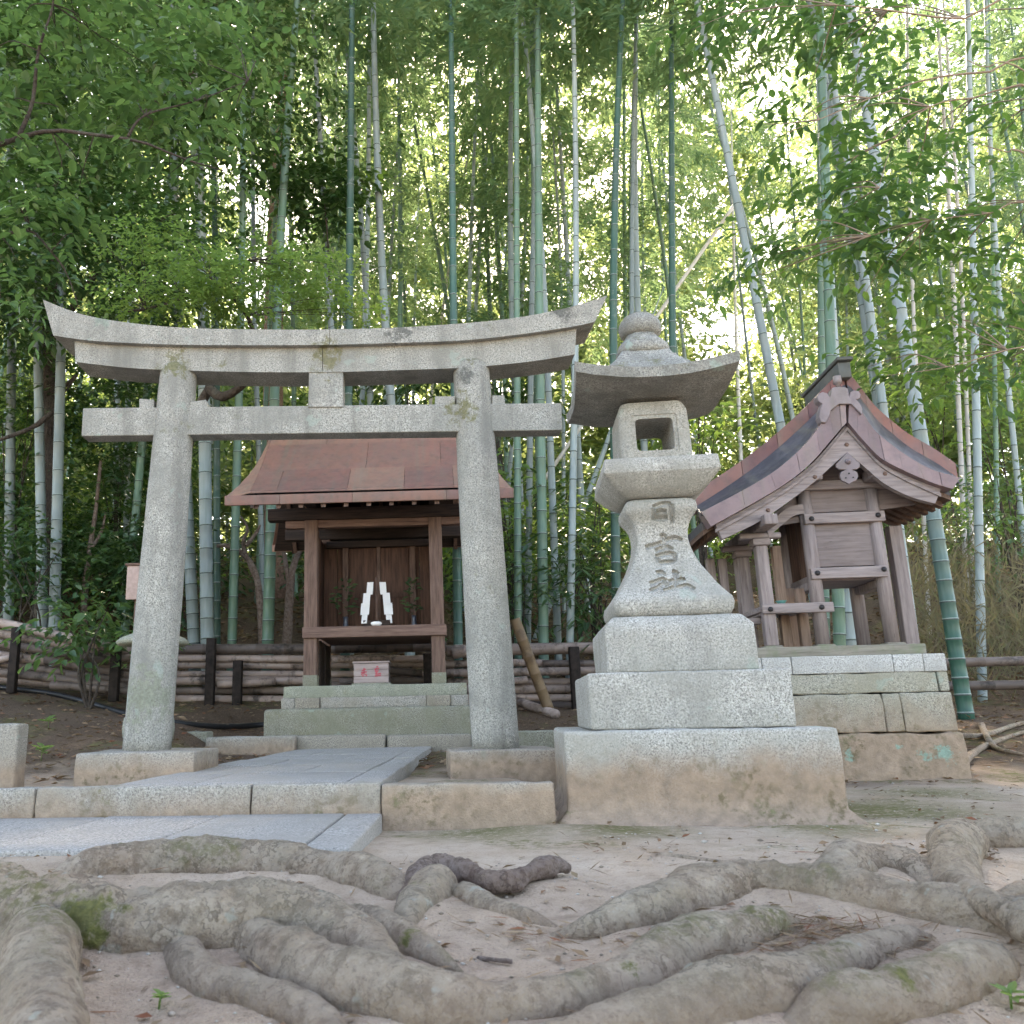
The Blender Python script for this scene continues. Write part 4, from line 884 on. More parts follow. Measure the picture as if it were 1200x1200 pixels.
# ------------------------------------------------------------------ side shrine on its podium
S2 = Frame(2.85, 5.5, 0.10)
def build_shrine2():
    pod = empty('stone_podium', label='stacked stone podium with soil stained foot under the side shrine', cat='podium'); S2.place(pod)
    yf = -0.33
    X = lambda u, v, y=0.0: S2.xz(u, v, y)[0]
    Z = lambda u, v, y=0.0: S2.xz(u, v, y)[1]
    z0 = Z(1000, 768, yf); z1 = Z(1000, 789, yf); z2 = Z(1000, 813, yf); z3 = Z(1000, 859, yf)
    xl = X(792, 800, yf); yb = 1.35
    zbot = -0.1; xr = X(1110, 780, yf)
    def batter(q):
        f = max(0.0, (z1 - q.z) / (z1 - 0.0)); k = 0.10 * f ** 1.4
        return (q.x + k * (1 if q.x > 0.1 else -1) * (abs(q.x - 0.1) / 1.3) ** 2, q.y - k * 0.5 * max(0, -(q.y - 0.5)) / 0.8, q.z)
    r = random.Random(4)
    xs = [xl, X(893, 780, yf), X(928, 780, yf), X(1047, 780, yf), X(1083, 780, yf), xr]
    for i in range(5): rbox('cap_stone', xs[i] + 0.0015, xs[i + 1] - 0.0015, yf - r.uniform(0, 0.006), yb, z1 + 0.001, z0, M['pale'], pod, b=0.006, rough=0.002, cell=0.08, seed=i)
    xs = [xl, X(900, 800, yf), X(1100, 800, yf), xr]
    for i in range(3): rbox('course_stone', xs[i] + 0.002, xs[i + 1] - 0.002, yf + 0.004, yb - 0.01, z2 + 0.002, z1 - 0.001, M['podium'], pod, b=0.01, rough=0.007, cell=0.06, seed=i + 7, deform=batter)
    xs = [xl, X(930, 830, yf), X(1035, 830, yf), X(1056, 830, yf), xr]
    for i in range(4): rbox('course_stone', xs[i] + 0.002, xs[i + 1] - 0.002, yf + 0.002 * (i % 2), yb - 0.01, z3 + 0.002, z2 - 0.002, M['podium'], pod, b=0.01, rough=0.009, cell=0.05, seed=i + 17, deform=batter)
    rbox('foot_stone', xl, xr + 0.01, yf - 0.01, yb, zbot, z3 - 0.002, M['podium_low'], pod, b=0.02, rough=0.018, cell=0.045, seed=31, deform=batter, nscale=6)

    t = empty('side_shrine', label='small weathered wooden shrine with curved gable roof on the stone podium', cat='shrine'); S2.place(t)
    zb = z0 + 0.001; zsill = Z(1000, 756, -0.27)
    ybk = 0.22
    # sills
    rbox('sill', X(887, 762, -0.27), X(1086, 762, -0.27), -0.27, -0.13, zb, zsill, M['wood2g'], t, b=0.006)
    rbox('sill', X(887, 762, -0.27), X(1086, 762, -0.27), ybk - 0.07, ybk + 0.07, zb, zsill, M['wood2g'], t, b=0.006)
    ypl = -0.20
    xA, xB = X(960, 720, ypl), X(1041, 720, ypl); xK = X(900, 720, ypl)
    ztop = Z(985, 575, ypl)
    for (x, y) in ((xA, ypl), (xB, ypl), (xA, ybk), (xB, ybk)):
        rbox('post_foot', x - 0.055, x + 0.055, y - 0.055, y + 0.055, zsill - 0.03, zsill + 0.012, M['wood2g'], t, b=0.008)
        tube('round_post', [(x, y, zsill + 0.0125), (x, y, ztop)], 0.042, M['wood2'], t, n=20)
    zkt = Z(900, 640, ypl)
    for y in (ypl, ybk):
        k = rbox('porch_post', xK - 0.036, xK + 0.036, y - 0.036, y + 0.036, zsill + 0.0125, zkt, M['wood2'], t, b=0.006)
        rbox('post_foot', xK - 0.055, xK + 0.055, y - 0.055, y + 0.055, zsill - 0.03, zsill + 0.012, M['wood2g'], t, b=0.008)
        # bracket arms on the porch post
        rbox('bracket_block', xK - 0.055, xK + 0.055, y - 0.05, y + 0.05, zkt + 0.001, zkt + 0.045, M['wood2x'], t, b=0.008)
        rbox('bracket_arm', xK - 0.13, xK + 0.13, y - 0.03, y + 0.03, zkt + 0.046, zkt + 0.085, M['wood2x'], t, b=0.012)
    rbox('porch_beam', xK - 0.04, xK + 0.04, ypl - 0.28, ybk + 0.25, zkt + 0.086, zkt + 0.15, M['wood2'], t, b=0.006)
    rbox('square_post', X(1055, 720, 0.1) - 0.04, X(1055, 720, 0.1) + 0.04, -0.02, 0.06, zb, Z(1050, 620, 0.1), M['wood2'], t, b=0.005)
    # horizontal beams
    yb0 = ypl - 0.058
    def beam(u0, u1, vt, vb, y0, y1, mat='wood2x'):
        o = rbox('tie_beam', X(u0, vt, y0), X(u1, vt, y0), y0, y1, Z((u0 + u1) / 2, vb, y0), Z((u0 + u1) / 2, vt, y0), M[mat], t, b=0.005); return o
    beam(942, 1037, 600, 612, yb0, ypl - 0.02); beam(950, 1040, 664, 677, yb0, ypl - 0.02); beam(893, 977, 706.5, 718, yb0, ypl - 0.02)
    for (u, v) in ((951, 608), (1029, 603.5), (958, 671.5), (1036, 667), (903, 714), (963, 711.5)):
        x, z = S2.xz(u, v, yb0); k = obj('nail_cover', *lathe_pts([(0, 0.017), (0.006, 0.016), (0.012, 0.01), (0.014, 0.0)], 10), M['iron'], t, smooth=True); k.location = (x, yb0, z); k.rotation_euler = (math.radians(90), 0, 0)
    # wall panels
    rbox('wall_panel', xA + 0.02, xB - 0.02, ypl - 0.012, ypl + 0.012, Z(985, 600, ypl), ztop + 0.03, M['wood2p'], t, b=0.003)
    zp0, zp1 = Z(985, 664, ypl), Z(985, 612, ypl)
    rbox('wall_panel', xA + 0.03, xB - 0.03, ypl - 0.012, ypl + 0.012, zp0, zp1, M['wood2p'], t, b=0.003)
    zfl = Z(985, 678, ypl)
    rbox('floor', xA - 0.02, xB + 0.02, ypl + 0.0, ybk, zfl - 0.01, zfl + 0.03, M['wood2p'], t, b=0.004)
    for y in (ybk,): rbox('wall_panel', xA + 0.03, xB - 0.03, y - 0.012, y + 0.012, zfl + 0.03, ztop, M['wood2p'], t, b=0.003)
    rbox('wall_panel', xB - 0.012, xB + 0.012, ypl + 0.04, ybk - 0.04, zfl + 0.03, ztop, M['wood2p'], t, b=0.003)
    for y0 in (ypl + 0.05, 0.012): rbox('door', xA - 0.012, xA + 0.012, y0, y0 + 0.158, zfl + 0.031, ztop - 0.02, M['door'], t, b=0.003)
    rbox('floor_beam', xA - 0.03, xA + 0.03, ypl + 0.045, ybk - 0.045, zfl - 0.06, zfl - 0.011, M['wood2'], t, b=0.004)
    rbox('floor_beam', xB - 0.03, xB + 0.03, ypl + 0.045, ybk - 0.045, zfl - 0.06, zfl - 0.011, M['wood2'], t, b=0.004)
    # front veranda between body and porch with stair and rails
    zv1, zv0 = Z(935, 708, ypl), Z(935, 718, ypl)
    rbox('veranda_board', xK - 0.05, xA - 0.045, ypl + 0.0, ybk - 0.02, zv0 + 0.01, zv1 - 0.012, M['wood2x'], t, b=0.004)
    rbox('veranda_beam', xK - 0.03, xK + 0.03, ypl + 0.04, ybk - 0.04, zv0 - 0.005, zv1 - 0.002, M['wood2'], t, b=0.004)
    for (du, dy, h0, h1, mt) in ((918, 0.05, 640, 752, 'wood2l'), (928, 0.14, 690, 752, 'wood2l'), (940, -0.05, 690, 752, 'wood2l'), (872, 0.25, 655, 752, 'wood2'), (852, 0.3, 655, 752, 'wood2'), (838, 0.3, 655, 752, 'wood2')):
        x = X(du, 720, dy); rbox('inner_post', x - 0.028, x + 0.028, dy - 0.028, dy + 0.028, zb, Z(du, h0, dy), M[mt], t, b=0.005)
    for k in range(3):
        x = xK - 0.10 - 0.13 * k; rbox('stair_tread', x - 0.07, x + 0.07, -0.14, 0.16, zb + 0.22 - 0.09 * k, zb + 0.26 - 0.09 * k, M['wood2x'], t, b=0.005)
        rbox('stair_riser', x - 0.06, x - 0.04, -0.12, 0.14, zb + 0.001, zb + 0.218 - 0.09 * k, M['wood2x'], t, b=0.003)
    for k in range(5):
        x = xK - 0.42 + 0.02 * k; y = 0.5 + 0.0 * k
    # curved connecting beam (rainbow beam)
    top = catmull([S2.xz(u, v, ypl) for u, v in ((897, 622), (910, 605), (925, 595), (942, 592))], 12); bot = catmull([S2.xz(u, v, ypl) for u, v in ((899, 630), (914, 617), (928, 606), (942, 603))], 12)
    band('rainbow_beam', top, bot, ypl - 0.035, ypl + 0.035, M['wood2x'], t, 1)
    # ---- roof
    V0 = [(822, 600), (877, 571), (913, 548), (947, 517), (967, 490), (982, 474), (991, 471.5)]
    V1 = [(833, 617), (880, 591), (920, 567), (950, 543), (973, 517), (985, 503), (992, 495)]
    W0 = [(995, 471.5), (1010, 483), (1027, 506), (1057, 530), (1090, 549), (1125, 560)]
    W1 = [(994, 495), (1010, 514), (1033, 537), (1063, 553), (1097, 567), (1117, 573)]
    yv = -0.46
    C = lambda L_, y, n=29: catmull([S2.xz(u, v, y) for u, v in L_], n)
    band('verge_plate', C(V0, yv), C(V1, yv), yv, yv + 0.10, M['verge'], t, 7, gap=0.001, lift=0.0015)
    band('verge_plate', C(W0, yv), C(W1, yv), yv, yv + 0.10, M['verge'], t, 7, gap=0.001, lift=0.0015)
    hy = yv + 0.05
    HL0 = [(838.5, 620), (884, 595), (923, 571), (953, 547), (976, 521), (993, 500)]; HL1 = [(846.5, 632), (888, 612), (924, 588), (955, 564), (978, 543), (993, 530)]
    HR0 = [(993, 500), (1010, 519), (1032, 542), (1061, 559), (1103, 578)]; HR1 = [(993, 530), (1013, 547), (1037, 567), (1067, 582), (1096, 590)]
    up5 = lambda L_: [(a, b_ - 5.0) for a, b_ in L_]
    bl = band('barge_board', C(up5(HL0), hy), C(HL1, hy), hy, hy + 0.045, M['wood2x'], t, 1) + band('barge_board', C(up5(HR0), hy), C(HR1, hy), hy, hy + 0.045, M['wood2x'], t, 1)
    HL2 = [(a, b_ + 4.0) for a, b_ in HL0]; HR2 = [(a, b_ + 4.0) for a, b_ in HR0]
    band('barge_moulding', C(HL0, hy - 0.012), C(HL2, hy - 0.012), hy - 0.012, hy - 0.001, M['wood2x'], t, 1); band('barge_moulding', C(HR0, hy - 0.012), C(HR2, hy - 0.012), hy - 0.012, hy - 0.001, M['wood2x'], t, 1)
    for (u, v) in ((992, 521), (955, 559), (900, 598), (1037, 555)):
        x, z = S2.xz(u, v, hy); k = obj('nail_cover', *lathe_pts([(0, 0.014), (0.006, 0.013), (0.011, 0.008), (0.012, 0.0)], 6), M['wood1'], t); k.location = (x, hy, z); k.rotation_euler = (math.radians(90), 0, 0)
    # underside layer under the verge and soffit back to the far gable
    yfar = 0.52
    ul = C([(826, 604)] + V0[1:], yv); ur = C(W0[:-1] + [(1121, 562)], yv)
    dn = lambda c, d: [(x, z - d) for x, z in c]
    band('soffit', dn(ul, 0.075), dn(ul, 0.105), yv + 0.101, yfar - 0.1, M['soffit'], t, 1)
    band('soffit', dn(ur, 0.075), dn(ur, 0.105), yv + 0.101, yfar - 0.1, M['soffit'], t, 1)
    band('roof_bed', dn(ul, 0.02), dn(ul, 0.074), yv + 0.102, yfar - 0.1, M['shadow_slate'], t, 1)
    band('roof_bed', dn(ur, 0.02), dn(ur, 0.074), yv + 0.102, yfar - 0.1, M['shadow_slate'], t, 1)
    # eave fascia boards
    for k in range(7):
        y0 = hy + 0.12 + k * 0.095
        for c_, nm in ((dn(ur, 0.105), 'r'), (dn(ul, 0.105), 'l')):
            if nm == 'r': seg = c_[9:28]
            else: seg = c_[1:20]
            band('rafter', seg, dn(seg, 0.035), y0, y0 + 0.05, M['soffit'], t, 1)
    # swept shoulder between the verge and the main roof (shingles, their shadow put into the dark colour)
    RL = [(814, 576), (850, 553), (880, 532), (905, 512), (930, 490), (950, 471), (967, 453), (979, 441), (988, 434)]
    RR = [(990, 434), (1001, 444), (1014, 461), (1027, 477), (1044, 492), (1063, 507), (1080, 517), (1097, 527), (1120, 543)]
    ym = -0.16
    rl = C(RL, ym, 41); rr = C(RR, ym, 41)
    def shoulder(a, b_, ya, yb_, nseg, name, mat):
        n = len(a)
        for s in range(nseg):
            i0 = s * (n - 1) // nseg; i1 = (s + 1) * (n - 1) // nseg; V = []; F = []; K = 5
            for i in range(i0, i1 + 1):
                for k in range(K):
                    f = k / (K - 1); g = f ** 1.5
                    V.append((a[i][0] + (b_[i][0] - a[i][0]) * f, ya + (yb_ - ya) * f, a[i][1] + (b_[i][1] - a[i][1]) * g))
                for k in range(K):
                    f = k / (K - 1); g = f ** 1.5
                    V.append((a[i][0] + (b_[i][0] - a[i][0]) * f, ya + (yb_ - ya) * f, a[i][1] + (b_[i][1] - a[i][1]) * g - 0.02))
            m = i1 - i0 + 1
            for i in range(m - 1):
                for k in range(K - 1):
                    q = 2 * K * i + k; F.append((q, q + 1, q + 2 * K + 1, q + 2 * K)); F.append((q + K, q + 2 * K + K, q + 2 * K + K + 1, q + K + 1))
                q = 2 * K * i; F.append((q, q + 2 * K, q + 3 * K, q + K)); F.append((q + K - 1, q + 2 * K - 1, q + 4 * K - 1, q + 3 * K - 1))
            q = 0; F += [(k, k + K, k + K + 1, k + 1) for k in range(K - 1)]; q = 2 * K * (m - 1); F += [(q + k, q + k + 1, q + k + K + 1, q + k + K) for k in range(K - 1)]
            obj(name, V, F, mat, t)
    vt = C(V0, yv, 41); wt = C(W0, yv, 41)
    shoulder(dn(vt, 0.004), dn(rl, 0.10), yv + 0.02, ym - 0.002, 5, 'shoulder_sheet', M['shadow_slate']); shoulder(dn(wt, 0.004), dn(rr, 0.10), yv + 0.02, ym - 0.002, 5, 'shoulder_sheet', M['shadow_slate'])
    # main roof: rows of copper sheets, thick rounded edge at the gable
    ydiv = [ym, ym + 0.20, ym + 0.42, yfar - 0.04]
    for (cv, ns) in ((rl, 5), (rr, 4)):
        for j in range(3):
            band('roof_sheet', cv, dn(cv, 0.115 if j == 0 else 0.095), ydiv[j] + (0.002 if j else 0), ydiv[j + 1] - 0.001, M['copper2'], t, ns, gap=0.002)
    # lips of the copper courses seen on the gable edge
    # ridge
    x0, zt_ = S2.xz(988, 419, -0.22); zr0 = S2.xz(988, 434, -0.22)[1]
    rbox('ridge_box', x0 - 0.04, x0 + 0.04, -0.22, yfar - 0.10, zr0 - 0.05, zt_ - 0.03, M['ridge'], t, b=0.008)
    rbox('ridge_cap', x0 - 0.052, x0 + 0.052, -0.25, yfar - 0.07, zt_ - 0.029, zt_ - 0.002, M['ridge'], t, b=0.008)
    q = lambda a, b_, y: S2.xz(920 + a / 5.4545, 410 + b_ / 5.4545, y)
    oy = yv - 0.02
    sh = [(205, 300), (215, 280), (240, 268), (270, 275), (288, 300), (300, 245), (318, 236), (385, 236), (402, 246), (412, 295), (418, 270), (440, 258), (470, 260), (487, 285), (478, 310), (458, 318), (478, 340), (496, 372), (492, 412), (425, 345), (345, 345), (292, 388), (285, 420), (262, 465), (232, 462), (218, 430), (222, 390), (238, 345), (212, 325)]
    orn = bevel(prism('gable_ornament', [q(a, b_, oy) for a, b_ in sh], oy, oy + 0.07, M['ornament'], t), 0.006)
    a = q(352, 170, oy); tube('ornament_knob', [(a[0], oy + 0.05, a[1] - 0.10), (a[0], oy + 0.05, a[1] - 0.03), (a[0], oy + 0.05, a[1] - 0.028), (a[0], oy + 0.05, a[1] + 0.02)], [0.014, 0.014, 0.026, 0.024], M['ornament'], t, n=10)
    sh = [(398, 652), (440, 690), (478, 722), (480, 748), (462, 762), (430, 766), (462, 780), (470, 805), (458, 836), (430, 846), (408, 860), (388, 846), (362, 836), (350, 805), (356, 780), (388, 766), (345, 764), (326, 748), (328, 728), (362, 692)]
    gy = hy - 0.02
    gp = bevel(prism('gable_pendant', [q(a, b_, gy) for a, b_ in sh], gy, gy + 0.018, M['ornament'], t), 0.004)
    for (a, b_, r_) in ((408, 790, 0.006), (388, 818, 0.005), (436, 815, 0.005)):
        x, z = q(a, b_, gy); k = obj('hole_shade_disc', *lathe_pts([(0, r_), (0.002, r_)], 10), M['iron'], gp); k.location = (x, gy, z); k.rotation_euler = (math.radians(90), 0, 0)  # black disc standing in for the shade inside a hole, nothing is cut
    x, z = q(402, 715, gy); k = obj('boss', *lathe_pts([(0, 0.018), (0.012, 0.014), (0.03, 0.006), (0.032, 0)], 8), M['ornament'], gp, smooth=True); k.location = (x, gy, z); k.rotation_euler = (math.radians(90), 0, 0)
    # gable filling and brackets
    za, zb_ = Z(985, 575, ypl), Z(985, 545, ypl)
    xx = X(992, 560, ypl)
    gw = [S2.xz(u, v, ypl) for u, v in ((893, 612), (925, 588), (955, 560), (992, 520), (1025, 552), (1060, 578), (1075, 583), (1075, 590), (893, 618))]
    prism('gable_wall', gw, ypl + 0.02, ypl + 0.045, M['wood2p'], t)
    rbox('gable_beam', xA - 0.12, xB + 0.12, ypl - 0.05, ypl + 0.018, ztop + 0.001, ztop + 0.06, M['wood2x'], t, b=0.006)
    for x in (xA, xB): rbox('bracket_block', x - 0.06, x + 0.06, ypl - 0.20, ypl - 0.051, ztop + 0.03, ztop + 0.10, M['wood2'], t, b=0.012)
    # small verdigris cup on the veranda
    c = obj('offering_cup', *lathe_pts([(0, 0.018), (0.01, 0.02), (0.04, 0.026), (0.05, 0.036), (0.052, 0.0)], 12), M['teal'], smooth=True); c.location = S2.world(X(915, 702, -0.08), -0.08, zv1 - 0.012)
    tag(c, 'small verdigris green cup on the veranda of the side shrine', 'cup')
build_shrine2()

# ------------------------------------------------------------------ small things round the shrines
def G(u, v, lift=0.0):                 # where a sight line meets the land
    d = ray(u, v); p = Vector((0, 0, HC)); t = 0.8
    while t < 60:
        q = p + d * t
        if q.z < zgn(q.x, q.y) + lift: return Vector((q.x, q.y, zgn(q.x, q.y) + lift))
        t += 0.02
    return q
def build_kerb():
    t = empty('stone_kerb', label='low row of mixed kerb stones between path end and shrine base', cat='kerb')
    K = Frame(-0.5, 7.36, 0.03); K.place(t)
    for i, (u0, u1, vt, y0, m) in enumerate(((190, 243, 857, 0.05, 'mossy'), (240, 346, 862, -0.12, 'kerb_t'), (347, 452, 860.5, 0.0, 'kerb'), (453, 553, 860, 0.0, 'kerb'), (555, 652, 856, 0.02, 'mossy'))):
        x0 = K.xz(u0, vt, y0)[0]; x1, zt = K.xz(u1, vt, y0)
        rbox('kerb_stone', x0 + 0.004, x1 - 0.004, y0, y0 + 0.22, 0.05, zt, M[m], t, b=0.02, rough=0.010 if m == 'mossy' else 0.005, cell=0.07, seed=i * 5)
    b = Frame(-2.2, 4.5, 0.0); x1, zt = b.xz(22, 848, 0.0)
    o = rbox('stone_post', x1 - 0.42, x1, 0.0, 0.13, 0.0, zt, M['kerb_t'], None, b=0.015, rough=0.006, cell=0.08); b.place(o)
    tag(o, 'square cut stone block at the path edge beside bare earth', 'stone block')
build_kerb()
def pole_mesh(name, pts, r, mat, parent=None, n=9, step=0.28, seed=0):
    rr = random.Random(seed); A, B = Vector(pts[0]), Vector(pts[1]); Ln = (B - A).length; P_ = []; R_ = []
    z = 0.0; nodes = [rr.uniform(0.05, step)]
    while nodes[-1] < Ln - 0.05: nodes.append(nodes[-1] + step * rr.uniform(0.85, 1.15))
    ts = [0.0]; rs = [r]
    for k in nodes[:-1]:
        ts += [k - 0.012, k - 0.004, k + 0.004, k + 0.012]; rs += [r * 0.985, r * 1.07, r * 1.05, r * 0.985]
    ts.append(Ln); rs.append(r * 0.97)
    d = (B - A) / Ln; sag = rr.uniform(-0.012, 0.012)
    P_ = [A + d * t + Vector((0, 0, sag * math.sin(math.pi * t / Ln))) for t in ts]
    V, F = tube_vf(P_, rs, n)
    return obj(name, V, F, mat, parent, smooth=True)
def build_fences():
    r = random.Random(12)
    YF = 9.35
    def section(name_label, u0, u1, rows, y, posts, seed, jitter=1.5):
        t = empty('bamboo_fence', P((u0 + u1) / 2, 830, y), 0, name_label, 'fence'); loc = t.location
        rr = random.Random(seed)
        for (va, vb, w) in rows:
            k = rr.choice((1, 2, 2))
            us = [u0 + rr.uniform(-6, 6)] + ([rr.uniform(u0 + 0.35 * (u1 - u0), u0 + 0.65 * (u1 - u0))] if k == 2 else []) + [u1 + rr.uniform(-6, 6)]
            for a, b_ in zip(us[:-1], us[1:]):
                f = lambda u: va + (vb - va) * (u - u0) / (u1 - u0) + rr.uniform(-jitter, jitter)
                yy = y + rr.uniform(-0.03, 0.05)
                pole_mesh('pole', (P(a, f(a), yy) - loc, P(b_ + rr.uniform(0, 5), f(b_), yy + 0.03) - loc), 0.88 * w / 2 * y / 1000, M['pole'], t, seed=rr.random())
        for k in range(3):
            a = rr.uniform(u0, u1 - 40); va, vb, w = rr.choice(rows); dv = rr.uniform(-14, 14)
            pole_mesh('pole', (P(a, va + 3, y - 0.06) - loc, P(a + rr.uniform(40, 80), va + 3 + dv, y - 0.07) - loc), w / 2 * y / 1200, M['pole'], t, seed=rr.random())
        for (u, vt, vb, w) in posts:
            a, b_ = P(u, vt, y - 0.14) - loc, P(u + 1, vb, y - 0.14) - loc; h = w / 2 * y / 1000
            rbox('post', a.x - h, a.x + h, a.y - h, a.y + h, b_.z - 0.06, a.z, M['post_black'], t, b=0.006)
    section('sloping low fence of stacked old bamboo poles beside the leafy shrub', -45, 172, [(722, 768, 13), (735, 778, 12), (748, 786, 11), (760, 794, 13), (772, 800, 10), (782, 806, 12), (792, 812, 11)], 8.9, [(137, 752, 815, 10), (20, 735, 805, 9)], 1, 3)
    section('dark stacked bamboo pole fence between the torii pillar and open shrine', 196, 520, [(760, 758, 14), (771, 771, 10), (780, 780, 10), (790, 790, 9), (799, 799, 11), (809, 810, 10), (819, 820, 11)], YF, [(248, 748, 832, 10), (279, 774, 834, 10), (502, 766, 815, 12)], 2)
    section('pale stacked bamboo pole fence between the torii and the lantern', 522, 792, [(763, 758, 16), (778, 775, 10), (788, 785, 11), (799, 796, 10), (808, 806, 12), (818, 817, 10), (827, 826, 11)], YF, [(672, 758, 836, 11), (756, 760, 830, 10)], 3)
    # open two-rail fence beyond the side shrine
    t = empty('rail_fence', P(1180, 840, 8.3), 0, 'open two rail fence of dry bamboo beyond the side shrine', 'fence'); loc = t.location
    for (va, vb) in ((779, 772), (806, 801)): pole_mesh('rail', (P(960, va, 8.3) - loc, P(1290, vb, 8.3) - loc), 0.046, M['pole'], t, seed=va)
    for u in (1000, 1255):
        a = P(u, 762, 8.36) - loc; g = zg((a + loc).x, 8.36) - loc.z - 0.1
        pole_mesh('post', (Vector((a.x, a.y, g)), a), 0.045, M['pole'], t, seed=u)
    # leaning pole
    a, b_ = P(603, 722, 8.9), G(646, 836, 0.0)
    o = pole_mesh('leaning_pole', (Vector((0, 0, 0)), a - b_), 0.058, M['pole_tan'], None, seed=5, step=0.16); o.location = b_ - Vector((0, 0, 0.03)); tag(o, 'short tan bamboo pole leaning against the stacked fence', 'pole')
    b_ = G(652, 838, 0.04); a = G(590, 815, 0.06)
    o = pole_mesh('fallen_pole', (Vector((0, 0, 0)), a - b_), 0.05, M['pole'], None, seed=6); o.location = b_; tag(o, 'bleached bamboo piece lying on the ground behind the torii foot', 'pole')
    # pipe
    pts = [G(u, v, 0.02) for u, v in ((-60, 800), (0, 806), (60, 813), (105, 824), (145, 836), (190, 845), (250, 851.5), (300, 850.5), (330, 848))]
    c = pts[4].copy(); o = tube('black_pipe', [Vector(p) - c for p in catmull([tuple(p) for p in pts], 60)], 0.026, M['pipe'], None, n=10); o.location = c
    tag(o, 'black plastic pipe lying across the brown leaf litter', 'pipe')
    # small squat lantern behind the pillar
    b_ = P(176, 815, 6.9); b_.z = zg(b_.x, b_.y); t = empty('squat_lantern', b_, 0.2, 'small squat stone lantern with domed cap hidden behind the torii pillar', 'stone lantern')
    zc = P(176, 757, 6.9).z - b_.z
    obj('cap', *lathe_pts([(zc, 0.15), (zc + 0.005, 0.27), (zc + 0.03, 0.285), (zc + 0.06, 0.25), (zc + 0.09, 0.18), (zc + 0.12, 0.06), (zc + 0.125, 0)], 20), M['sill'], t, smooth=True)
    lathe_sq('body', [(0.2, 0.11, 0.02), (zc - 0.001, 0.12, 0.03)], M['sill'], t)
    obj('foot', *lathe_pts([(-0.05, 0.19), (0.06, 0.20), (0.14, 0.19), (0.199, 0.12)], 16), M['sill'], t, smooth=True)
    # little board on a bamboo
    b_ = P(157, 683, 9.5); zb = zg(b_.x, 9.5)
    t = empty('notice_board', (b_.x, 9.5, zb), 0, 'small pinkish wooden notice board half hidden behind the torii pillar', 'notice board')
    h = b_.z - zb
    rbox('board', -0.08, 0.14, -0.02, 0.02, h - 0.19, h + 0.19, M['signpink'], t, b=0.006); rbox('board_cap', -0.10, 0.16, -0.04, 0.04, h + 0.191, h + 0.22, M['wood1x'], t, b=0.006)
    rbox('stake', 0.01, 0.05, 0.021, 0.06, -0.1, h + 0.18, M['wood1'], t, b=0.005)
build_fences()

# ------------------------------------------------------------------ roots in the foreground
def build_roots():
    t = empty('exposed_roots', (0.2, 1.9, 0), 0, 'tangle of thick grey tree roots crawling over bare sandy earth', 'tree roots'); base = t.location
    for i, (C_, m) in enumerate(ROOTS):
        tube('root', [(c[0] - base.x, c[1] - base.y, c[2] - base.z) for c in C_], [max(0.004, c[3]) for c in C_], M[m], t, n=40, nz=0.26 if m == 'root' else 0.4, nscale=7.5 if m == 'root' else 16, seed=i * 3.7)
    # fine roots on the bank by the side shrine
    t2 = empty('bank_roots', G(1160, 880), 0, 'thin grey roots exposed on the dark bank beside the podium', 'tree roots'); b2 = t2.location
    for pts in (((1120, 905), (1145, 880), (1170, 868), (1200, 858)), ((1110, 862), (1150, 862), (1190, 850), (1230, 840)), ((1150, 850), (1165, 875), (1200, 885))):
        W = [G(u, v, 0.02) - b2 for u, v in pts]; C_ = catmull([tuple(w) for w in W], 24)
        tube('root', C_, [0.025 - 0.012 * i / 23 for i in range(24)], M['root'], t2, n=8, nz=0.3, nscale=14)
build_roots()

# ------------------------------------------------------------------ bamboo grove
CROWNS = []
def make_crown(seed, n_leaves):
    r = np.random.RandomState(seed); C_, D_, N_, Ls, Ws = [], [], [], [], []
    tw = []
    nb = 46
    for b in range(nb):
        z = 4.2 + 8.8 * (b / nb) ** 0.9 + r.uniform(-.1, .1); an = r.uniform(0, 6.283); Ln = (1.5 - 0.75 * b / nb) * r.uniform(0.6, 1.15)
        el = r.uniform(0.35, 0.8)
        tip = np.array([math.cos(an) * Ln, math.sin(an) * Ln, math.sin(el) * Ln * 0.7])
        m = int(n_leaves / nb)
        for k in range(m // 7):
            f = r.uniform(0.25, 1.05); c = np.array([0, 0, z]) + tip * f + np.array([0, 0, -0.35 * f * f * Ln]) + r.normal(0, 0.14, 3)
            a2 = an + r.normal(0, 0.9)
            for q in range(7):
                a3 = a2 + r.uniform(-1.1, 1.1); C_.append(c + r.normal(0, 0.05, 3)); D_.append((math.cos(a3), math.sin(a3), r.uniform(-1.0, 0.15))); N_.append((r.normal(0, .4), r.normal(0, .4), 1)); Ls.append(r.uniform(0.13, 0.24)); Ws.append(r.uniform(0.028, 0.045))
    return leaf_obj('bamboo_foliage', C_, D_, N_, Ls, Ws, M['lf_bamboo'], me_only=True)
for s in range(5): CROWNS.append(make_crown(s + 1, 3400))
